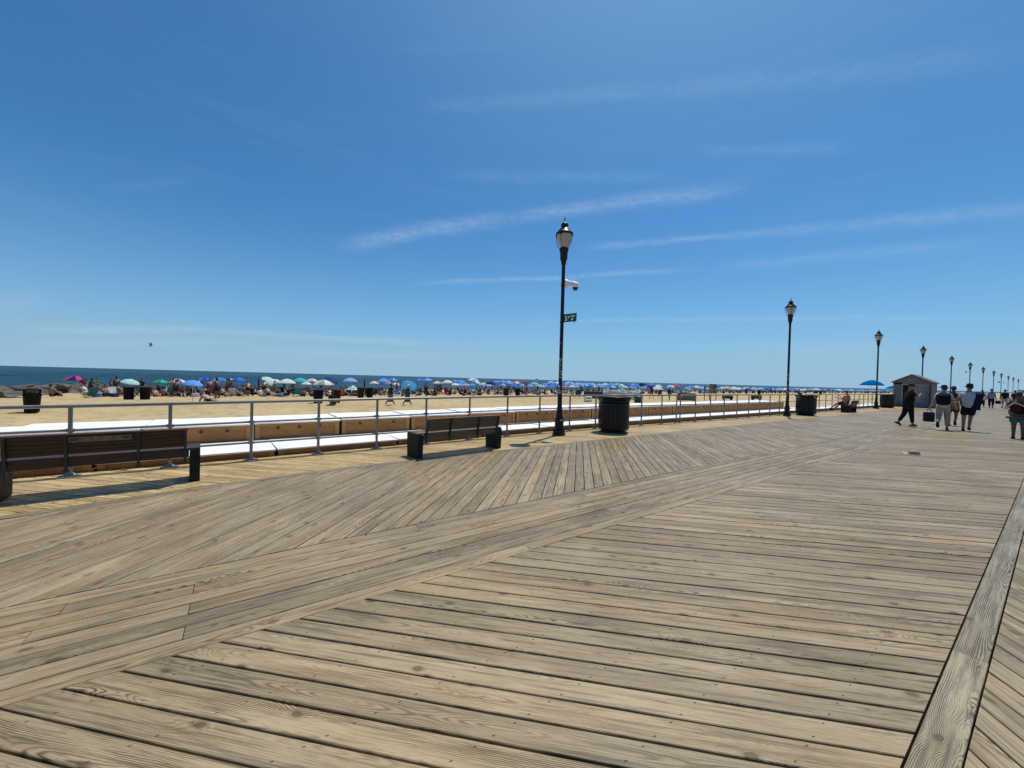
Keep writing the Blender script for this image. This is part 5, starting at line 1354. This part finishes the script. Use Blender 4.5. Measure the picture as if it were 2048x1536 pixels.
# far crowd right of the notice board: past the countable ones, one mass
fcb = MB(); CK = ['sit', 'chair', 'stand', 'chairb']; mats_f = [CLX[0], CLX[8], CLX[3], CLX[4], SKINX[0], CLX[10]]
for i in range(430):
    t = 1420+rc.random()*365; th = math.atan((t-1024)/769)-YAW; X = -rc.uniform(60, 88); Y = X/math.tan(th); h = rc.choice([.8, .9, 1.0, 1.6])
    z = ground_z(X); m = rc.choice([0, 0, 0, 1, 1, 5, 2, 3, 4]); w = rc.uniform(.18, .42)
    fcb.ell((X, Y, z+h*.42), (w*.6, w, h*.45), 6, 5, m); fcb.ell((X, Y+rc.uniform(-.1, .1), z+h*.95), (.1, .1, .13), 6, 4, rc.choice([0, 4, 0]))
tag(fcb.build('distant_crowd', mats_f), 'distant crowd of sunbathers under the far umbrellas right of the notice board', 'crowd', kind='stuff')

# ---------------------------------------------------------------- beach chairs and bags
def chair_me():
    b = MB(); c = 0
    b.box(-.28, .28, -.02, .46, .20, .24, mi=0)
    T = Matrix.Translation((0, -.02, .22)) @ Matrix.Rotation(R(28), 4, 'X'); b.box(-.28, .28, -.03, .0, 0, .66, M=T, mi=0)
    for s in (-.3, .3):
        b.tube((s, .46, .22), (s, -.1, .0), .014, n=5, mi=1); b.tube((s, -.02, .22), (s, .36, .0), .014, n=5, mi=1); b.box(s-.03, s+.03, -.18, .32, .40, .425, mi=1); b.tube((s, .3, .41), (s, .34, .22), .012, n=5, mi=1)
        b.tube((s*.96, -.02, .22), (s*.96, -.34, .81), .014, n=5, mi=1)
    return b.mesh('beach_chair', [CLX[0], STEEL])
CH = chair_me()
def chair(x, y, rz, m, label, group=None, s=1.0):
    o = bpy.data.objects.new('beach_chair', CH); COL.objects.link(o); o.location = (x, y, ground_z(x)); o.rotation_euler = (0, 0, rz); o.scale = (s, s, s)
    o.material_slots[0].link = 'OBJECT'; o.material_slots[0].material = m; return tag(o, label, 'chair', group)
chair(-55.5, 26.5, R(20), cloth((.35, .03, .05)), 'red beach chair in front of the white umbrella, seen from behind', None, 1.45)
chair(-38.9, 38.6, R(200), cloth((.02, .03, .04)), 'dark beach chair alone on the sand right of the first lamp post', None, 1.35)
chair(-50.0, 5.2, R(100), cloth((.05, .22, .26)), 'teal beach chair nearest the railing, under the steeply tipped umbrella', None, 1.35)
chair(-53.5, 3.0, R(80), cloth((.10, .18, .16)), 'green grey beach chair of the pair left of the teal one', None, 1.3)
chair(-53.2, 3.9, R(60), CLX[0], 'black beach chair of the pair left of the teal one', None, 1.3)
chair(-55.0, -6.2, R(100), cloth((.05, .30, .20)), 'green beach chair behind the black bin on the left', None, 1.3)
chair(-58.5, -12.6, R(60), cloth((.35, .30, .18)), 'tan folding chair beside the stooping figures near the jetty', None, 1.3)
CHC = [cloth(c) for c in ((.02, .03, .08), (.015, .015, .018), (.06, .2, .5), (.5, .5, .48), (.03, .14, .14), (.3, .03, .04))]
CHN = ['navy', 'black', 'blue', 'white', 'teal', 'red']
for x0, x1, txt, cnt in ZN:
    for i in range(cnt//2):
        t = x0+rc.random()*(x1-x0); th = math.atan((t-1024)/769)-YAW; X = -rc.uniform(50, 64)
        if t > 900: X *= 1.0+.16*(t-900)/500
        Y = X/math.tan(th) if th > -math.pi/2 else X*math.tan(-th-math.pi/2)
        ci = rc.randrange(6); chair(X, Y, rc.uniform(0, 6.28), CHC[ci], 'low '+CHN[ci]+' beach chair at the '+third((t-x0)/(x1-x0))+' of crowd '+txt, 'beach chairs '+txt, 1.1)
bagm = MB(); bagm.box(-.3, .3, -.18, .18, 0, .36, bev=.05); bagm.path([(-.15, 0, .35), (-.1, 0, .48), (.1, 0, .48), (.15, 0, .35)], .014, 5); BAG = bagm.mesh('beach_bag', [CLX[0]])
for x0, x1, txt, cnt in ZN:
    for i in range(cnt//3):
        t = x0+rc.random()*(x1-x0); th = math.atan((t-1024)/769)-YAW; X = -rc.uniform(49, 60)
        if t > 900: X *= 1.0+.16*(t-900)/500
        Y = X/math.tan(th) if th > -math.pi/2 else X*math.tan(-th-math.pi/2)
        o = bpy.data.objects.new('beach_bag', BAG); COL.objects.link(o); o.location = (X, Y, ground_z(X)); o.rotation_euler = (0, 0, rc.uniform(0, 3)); o.material_slots[0].link = 'OBJECT'; ci = rc.randrange(6); o.material_slots[0].material = CHC[ci]
        tag(o, CHN[ci]+' bag on sand at the '+third((t-x0)/(x1-x0))+' of crowd '+txt, 'bag', 'bags '+txt)

# ---------------------------------------------------------------- bins on the sand
BINN = mat('bin_navy', (.003, .005, .018), .6, spec=.15); BINB = mat('bin_black', (.005, .006, .004), .6, spec=.15); BINW = mat('bin_brown', (.022, .018, .012), .7, var=.3, spec=.15); LIDM = mat('bin_lid', (.05, .055, .055), .5)
def bin_(x, y, m, label, dome=False, s=1.0, z=None):
    root = empty('beach_bin', (x, y, ground_z(x) if z is None else z), R(106) if dome else 0, label, 'trash can', 'bins standing on the open sand'); root.scale = (s, s, s)
    b = MB(); b.lathe([(.255, 0), (.27, .02), (.32, .86), (.345, .88), (.345, .94), (.33, .95), (.31, .94), (.30, .60), (0, .60)], 20); b.build('can', m, root)
    if dome:
        # square swing-top hood with an open slot through it
        b = MB()
        b.box(-.31, .31, -.29, -.26, .84, 1.0, bev=.01); b.box(-.31, .31, .26, .29, .84, 1.0, bev=.01)
        for sx in (-1, 1): b.box(sx*.31-(.04 if sx > 0 else 0), sx*.31+(.04 if sx < 0 else 0), -.259, .259, .84, 1.2)
        for sx in (-1, 1):
            for yy in (-.29, .26): b.box(sx*.31-(.1 if sx > 0 else 0), sx*.31+(.1 if sx < 0 else 0), yy, yy+.03, 1.0, 1.19)
        b.box(-.32, .32, -.30, .30, 1.19, 1.24, bev=.02); b.lathe([(.29, 1.24), (.2, 1.27), (0, 1.28)], 16); b.build('hood', m, root)
    else:
        b = MB(); b.lathe([(.349, .88), (.352, .90), (.349, .95), (.345, .955)], 20); b.build('rim', LIDM, root)
    return root
bin_(-30.9, -9.0, BINB, 'dark green bin with slotted hood alone on the sand at the left', True, .98)
bin_(-44.1, -7.65, BINN, 'navy bin on the sand under the tilted pale umbrella', s=1.15)
bin_(-44.0, -6.65, BINB, 'black bin directly right of the navy one on the left', s=1.15)
bin_(-34.8, 5.1, BINN, 'navy bin of the nearest pair on the sand, behind the railing', s=1.22)
bin_(-34.8, 6.45, BINW, 'brown bin of the nearest pair on the sand, behind the railing', s=1.22)
bin_(-45.9, 11.1, BINW, 'brown bin right of the little mint tent', s=1.22)
bin_(-45.9, 12.1, BINN, 'navy bin right of the little mint tent', s=1.22)
bin_(-48.8, 33.2, BINW, 'dark brown bin of the third pair, below the long blue umbrella cluster', s=1.3)
bin_(-48.7, 35.3, BINN, 'navy bin of the third pair, below the long blue umbrella cluster', s=1.3)
bin_(-51.6, 126.5, BINN, 'small far navy bin right of the notice board', s=1.4)
bin_(-49.4, 170.2, BINN, 'farthest navy bin, beside the second black trash receptacle', s=1.4)

# ---------------------------------------------------------------- larger things on the sand right of the first lamp post
bx = empty('storage_box', (-36.8, 40.2, -.8), R(30), 'long dark storage box on the sand left of the stacked white loungers', 'box')
b = MB(); b.box(-1.7, 1.7, -.5, .5, .02, .95, bev=.02); b.build('body', mat('dark_grey_box', (.035, .04, .038), .6), bx)
b = MB(); b.box(-1.74, 1.74, -.54, .54, .951, 1.0, bev=.01); b.build('lid', mat('dark_grey_lid', (.05, .055, .05), .5), bx)
# stacks of white resin loungers
def lounger_stack(x, y, rz, n, label):
    root = empty('lounger_stack', (x, y, -.8), rz, label, 'loungers', 'stacks of white loungers on the sand')
    for i in range(n):
        b = MB(); z = .18+i*.14
        for sx in (-.32, .32):
            b.path([(sx, -.95, z), (sx, .25, z), (sx, .45, z+.04), (sx, .95, z+.36)], .03, 6)
            b.tube((sx, -.8, z), (sx, -.82, max(0, z-.18)), .028, n=6); b.tube((sx, .3, z), (sx, .32, max(0, z-.18)), .028, n=6)
        for k in range(9):
            yy = -.9+k*.14; b.box(-.32, .32, yy, yy+.09, z-.01, z+.015)
        for k in range(5):
            f = k/4; b.box(-.32, .32, .42+f*.45, .50+f*.45, z+.03+f*.30, z+.07+f*.30)
        b.build('lounger', WHITEP, root)
    return root
for i, (x, y, rz, n) in enumerate(((-34.9, 39.9, 40, 7), (-34.6, 41.2, 130, 8), (-34.3, 42.5, 60, 7), (-34.2, 43.6, 150, 8), (-33.7, 44.8, 30, 7))):
    lounger_stack(x, y, R(rz), n, ['leftmost', 'second', 'middle', 'fourth', 'rightmost'][i]+' stack of white loungers above the large black trash receptacle')
# white moulded seat lying nearer
wc = empty('white_seat', (-31.7, 33.2, -.8), R(40), 'white moulded plastic seat with a slot, alone on the sand left of the large receptacle', 'seat')
b = MB(); b.box(-.50, .50, -.25, .25, 0, .22, bev=.05); b.box(-.44, -.22, -.2, .2, .22, .5, bev=.05); b.box(.22, .44, -.2, .2, .22, .5, bev=.05); b.box(-.44, .44, -.2, .2, .46, .60, bev=.05); b.build('shell', WHITEP, wc)
gb2 = empty('green_bin', (-28.8, 38.6, -.8), 0, 'dark green tub standing right of the large black trash receptacle', 'tub')
b = MB(); b.lathe([(.40, 0), (.44, .05), (.52, .62), (.56, .66), (.54, .72), (.3, .82), (0, .85)], 18); b.build('tub', mat('tub_green', (.01, .07, .055), .5, var=.3), gb2)
# plywood box stand
pb = empty('plywood_stand', (-30.6, 51.9, -.8), R(38), 'tall plywood box stand on the sand behind the rounded railing corner', 'box')
b = MB(); b.box(-1.15, 1.15, -.5, .5, .0, 1.0, bev=.01); b.build('body', mat('stand_plywood', (.19, .14, .085), .7, var=.25, scale=1.5), pb)
b = MB(); b.box(-1.2, 1.2, -.55, .55, 1.001, 1.05); b.build('top', mat('stand_top', (.10, .08, .05), .7), pb)
b = MB(); b.box(-1.152, -1.1501, -.4, .4, .1, .9); b.box(-1.0, 1.0, -.512, -.501, .48, .52); b.build('batten', PLYD, pb)
# notice board
nb = empty('notice_board', (-30.5, 59.0, -.8), R(38), 'weathered notice board on two posts, rising above the sea horizon', 'sign')
for sx in (-.45, .45):
    b = MB(); b.box(sx-.05, sx+.05, -.05, .05, 0, 2.42, bev=.008); b.build('post', PLYD, nb)
b = MB(); b.box(-.50, .50, -.075, -.051, 1.0, 2.45, bev=.004); b.build('panel', mat('board_green_grey', (.09, .12, .12), .6, var=.5, scale=3.5), nb)
b = MB(); b.box(-.42, -.05, -.08, -.0755, 1.95, 2.2); b.box(.0, .38, -.08, -.0755, 1.4, 1.8); b.box(-.4, -.02, -.08, -.0755, 1.2, 1.7); b.build('poster', mat('faded_poster', (.20, .19, .14), .6, var=.8, scale=7), nb)
sp = MB(); sp.box(-.045, .045, -.045, .045, 0, 2.0, bev=.006); sp.box(-.12, .12, -.06, -.046, 1.55, 2.1, bev=.01)
tag(sp.build('sign_post', PLYD, None, (-29.9, 55.5, -.8), R(38)), 'slim wooden signpost left of the notice board', 'sign')
# bundled gear on the sand
for (x, y, w, l) in ((-29.9, 62.3, .55, 'dark green heap of bundled beach gear right of the notice board'), (-28.8, 69.6, .62, 'black wagon shaped heap of gear with a white bag, right of the other heap')):
    r = empty('beach_wagon', (x, y, -.8), R(30), l, 'wagon')
    b = MB(); b.box(-.75, .75, -.4, .4, .22, .72, bev=.08); b.ell((-.3, 0, .72), (.45, .35, .16), 10, 6); b.ell((.35, 0, .72), (.38, .3, .2), 10, 6); b.build('load', mat('wagon_dark', (.012, .025, .022), .7), r)
    for sx in (-.5, .5):
        for sy in (-.42, .42):
            b = MB(); b.tube((sx, sy-.04, .16), (sx, sy+.04, .16), .16, n=14); b.build('wheel', LINER, r)
    if y > 65:
        b = MB(); b.ell((-.45, -.1, .86), (.2, .2, .17), 10, 6); b.build('bag', WHITEP, r)
# low white bench-like rack and dark gear behind the railing at the third lamp post
gr = empty('bicycle', (-10.6, 46.5, -.8), R(78), 'dark bicycle leaning behind the railing, left of the third lamp post', 'bicycle'); 
b = MB(); b.tube((-.1, 0, .95), (.42, 0, .98), .02, n=6); b.tube((-.1, 0, .95), (.0, 0, .5), .02, n=6); b.tube((.0, 0, .5), (.44, 0, .88), .02, n=6); b.tube((0, 0, .5), (-.48, 0, .34), .016, n=6); b.tube((-.1, 0, .95), (-.48, 0, .34), .014, n=6); b.tube((.42, 0, 1.05), (.56, 0, .34), .018, n=6); b.build('frame', STEEL_D, gr)
for sx in (-.48, .56):
    b = MB(); pts = [(sx+.33*math.cos(a*math.pi/10), 0, .34+.33*math.sin(a*math.pi/10)) for a in range(21)]; b.path(pts, .02, 6, cap=False)
    for a in range(10): b.tube((sx, 0, .34), (sx+.33*math.cos(a*math.pi/5), 0, .34+.33*math.sin(a*math.pi/5)), .003, n=3)
    b.build('wheel', LINER, gr)
b = MB(); b.path([(.36, -.28, 1.1), (.42, -.1, 1.12), (.42, .1, 1.12), (.36, .28, 1.1)], .014, 6); b.build('handlebar', STEEL_D, gr)
b = MB(); b.ell((-.14, 0, 1.0), (.14, .07, .035), 10, 6); b.build('saddle', LINER, gr)
# stand with flags in the crowd
fs_ = empty('flag_stand', (-62.0, 46.6, ground_z(-62)), 0, 'tan lifeguard style stand with a yellow flag above the crowd', 'stand')
b = MB()
for sx in (-.5, .5):
    for sy in (-.4, .4): b.tube((sx*1.3, sy*1.3, 0), (sx, sy, 1.6), .05, n=5)
b.box(-.6, .6, -.5, .5, 1.55, 1.65); b.build('frame', mat('stand_tan', (.30, .24, .12), .7), fs_)
b = MB(); b.box(-.5, .5, .3, .38, 1.66, 2.3); b.build('backrest', cloth((.30, .12, .08)), fs_)
b = MB(); b.tube((.6, 0, 1.6), (.62, 0, 3.0), .025, n=5); b.build('pole', POLE, fs_)
b = MB(); b.add([(.62, 0, 2.95), (.95, .1, 2.9), (.98, .05, 2.6), (.62, 0, 2.62)], [(0, 1, 2, 3), (3, 2, 1, 0)]); b.build('flag', cloth((.6, .55, .12)), fs_)
f2 = empty('flag_pole', (-64.0, 51.0, ground_z(-64)), 0, 'thin pole with a small red and white flag above the seafoam umbrella', 'flag')
b = MB(); b.tube((0, 0, 0), (0, 0, 3.1), .022, n=5); b.build('pole', POLE, f2)
b = MB(); b.add([(0, 0, 3.1), (.4, .3, 3.05), (.4, .3, 2.85), (0, 0, 2.85)], [(0, 1, 2, 3), (3, 2, 1, 0)], 0); b.add([(0, 0, 2.85), (.4, .3, 2.85), (.36, .26, 2.6), (0, 0, 2.6)], [(0, 1, 2, 3), (3, 2, 1, 0)], 1); b.build('flag', [cloth((.6, .05, .06)), WHITEP], f2)
# upright folded umbrella / pole in the crowd
for (x, y, l) in ((-58.0, 1.7, 'furled dark umbrella upright in the crowd right of the blue trio'), (-47.5, 11.9, 'furled dark umbrella upright behind the second navy bin')):
    r = empty('furled_umbrella', (x, y, ground_z(x)), 0, l, 'umbrella'); b = MB(); b.lathe([(.03, .9), (.09, 1.1), (.08, 1.7), (.02, 2.25)], 8); b.build('canopy', CLX[0], r); b = MB(); b.tube((0, 0, 0), (0, 0, .95), .018, n=5); b.build('pole', POLE, r)
# gull
gs = .6
gl = empty('seagull', (-40.8, -5.9, 3.42), R(30), 'gull in flight low above the horizon at the left', 'bird')
b = MB(); b.ell((0, 0, 0), (.06, .19, .06), 10, 8); b.ell((0, .19, .03), (.035, .05, .035), 8, 6); b.add([(-.04, -.15, 0), (.04, -.15, 0), (.06, -.30, .0), (-.06, -.30, .0)], [(0, 1, 2, 3), (3, 2, 1, 0)])
b.build('body', mat('gull_grey', (.30, .30, .30), .7), gl)
for s in (-1, 1):
    b = MB(); b.add([(s*.03, .08, .02), (s*.24, .12, .26), (s*.20, -.02, .52), (s*.26, -.04, .26), (s*.03, -.08, .02), (s*.24, .12, .245), (s*.26, -.04, .245)], [(0, 1, 3, 4), (1, 2, 3), (4, 3, 1, 0), (3, 2, 1)]); b.build('wing', mat('gull_wing', (.05, .05, .055), .7), gl)
gl.scale = (gs, gs, gs)
# low buildings and trees at the far end of the walk
far_w = mat('far_building', (.30, .29, .27), .8)
for (x, y, w, d, h, l) in ((6, 420, 12, 20, 4.0, 'low pale building at the far end of the boardwalk'), (-2, 900, 18, 40, 9, 'distant grey block at the end of the boardwalk'), (-30, 1300, 40, 40, 7, 'long low far building on the shoreline')):
    r = empty('building', (x, y, -.8), 0, l, 'building'); b = MB(); b.box(-w/2, w/2, 0, d, 0, h); b.build('wall', far_w, r); b = MB(); b.box(-w/2-.4, w/2+.4, -.4, d+.4, h, h+.4); b.build('roof', SH_R, r)
    b = MB()
    for k in range(int(w//3)): b.box(-w/2+1+k*3, -w/2+2.4+k*3, -.05, -.01, h*.35, h*.7)
    b.build('window', SH_I, r)
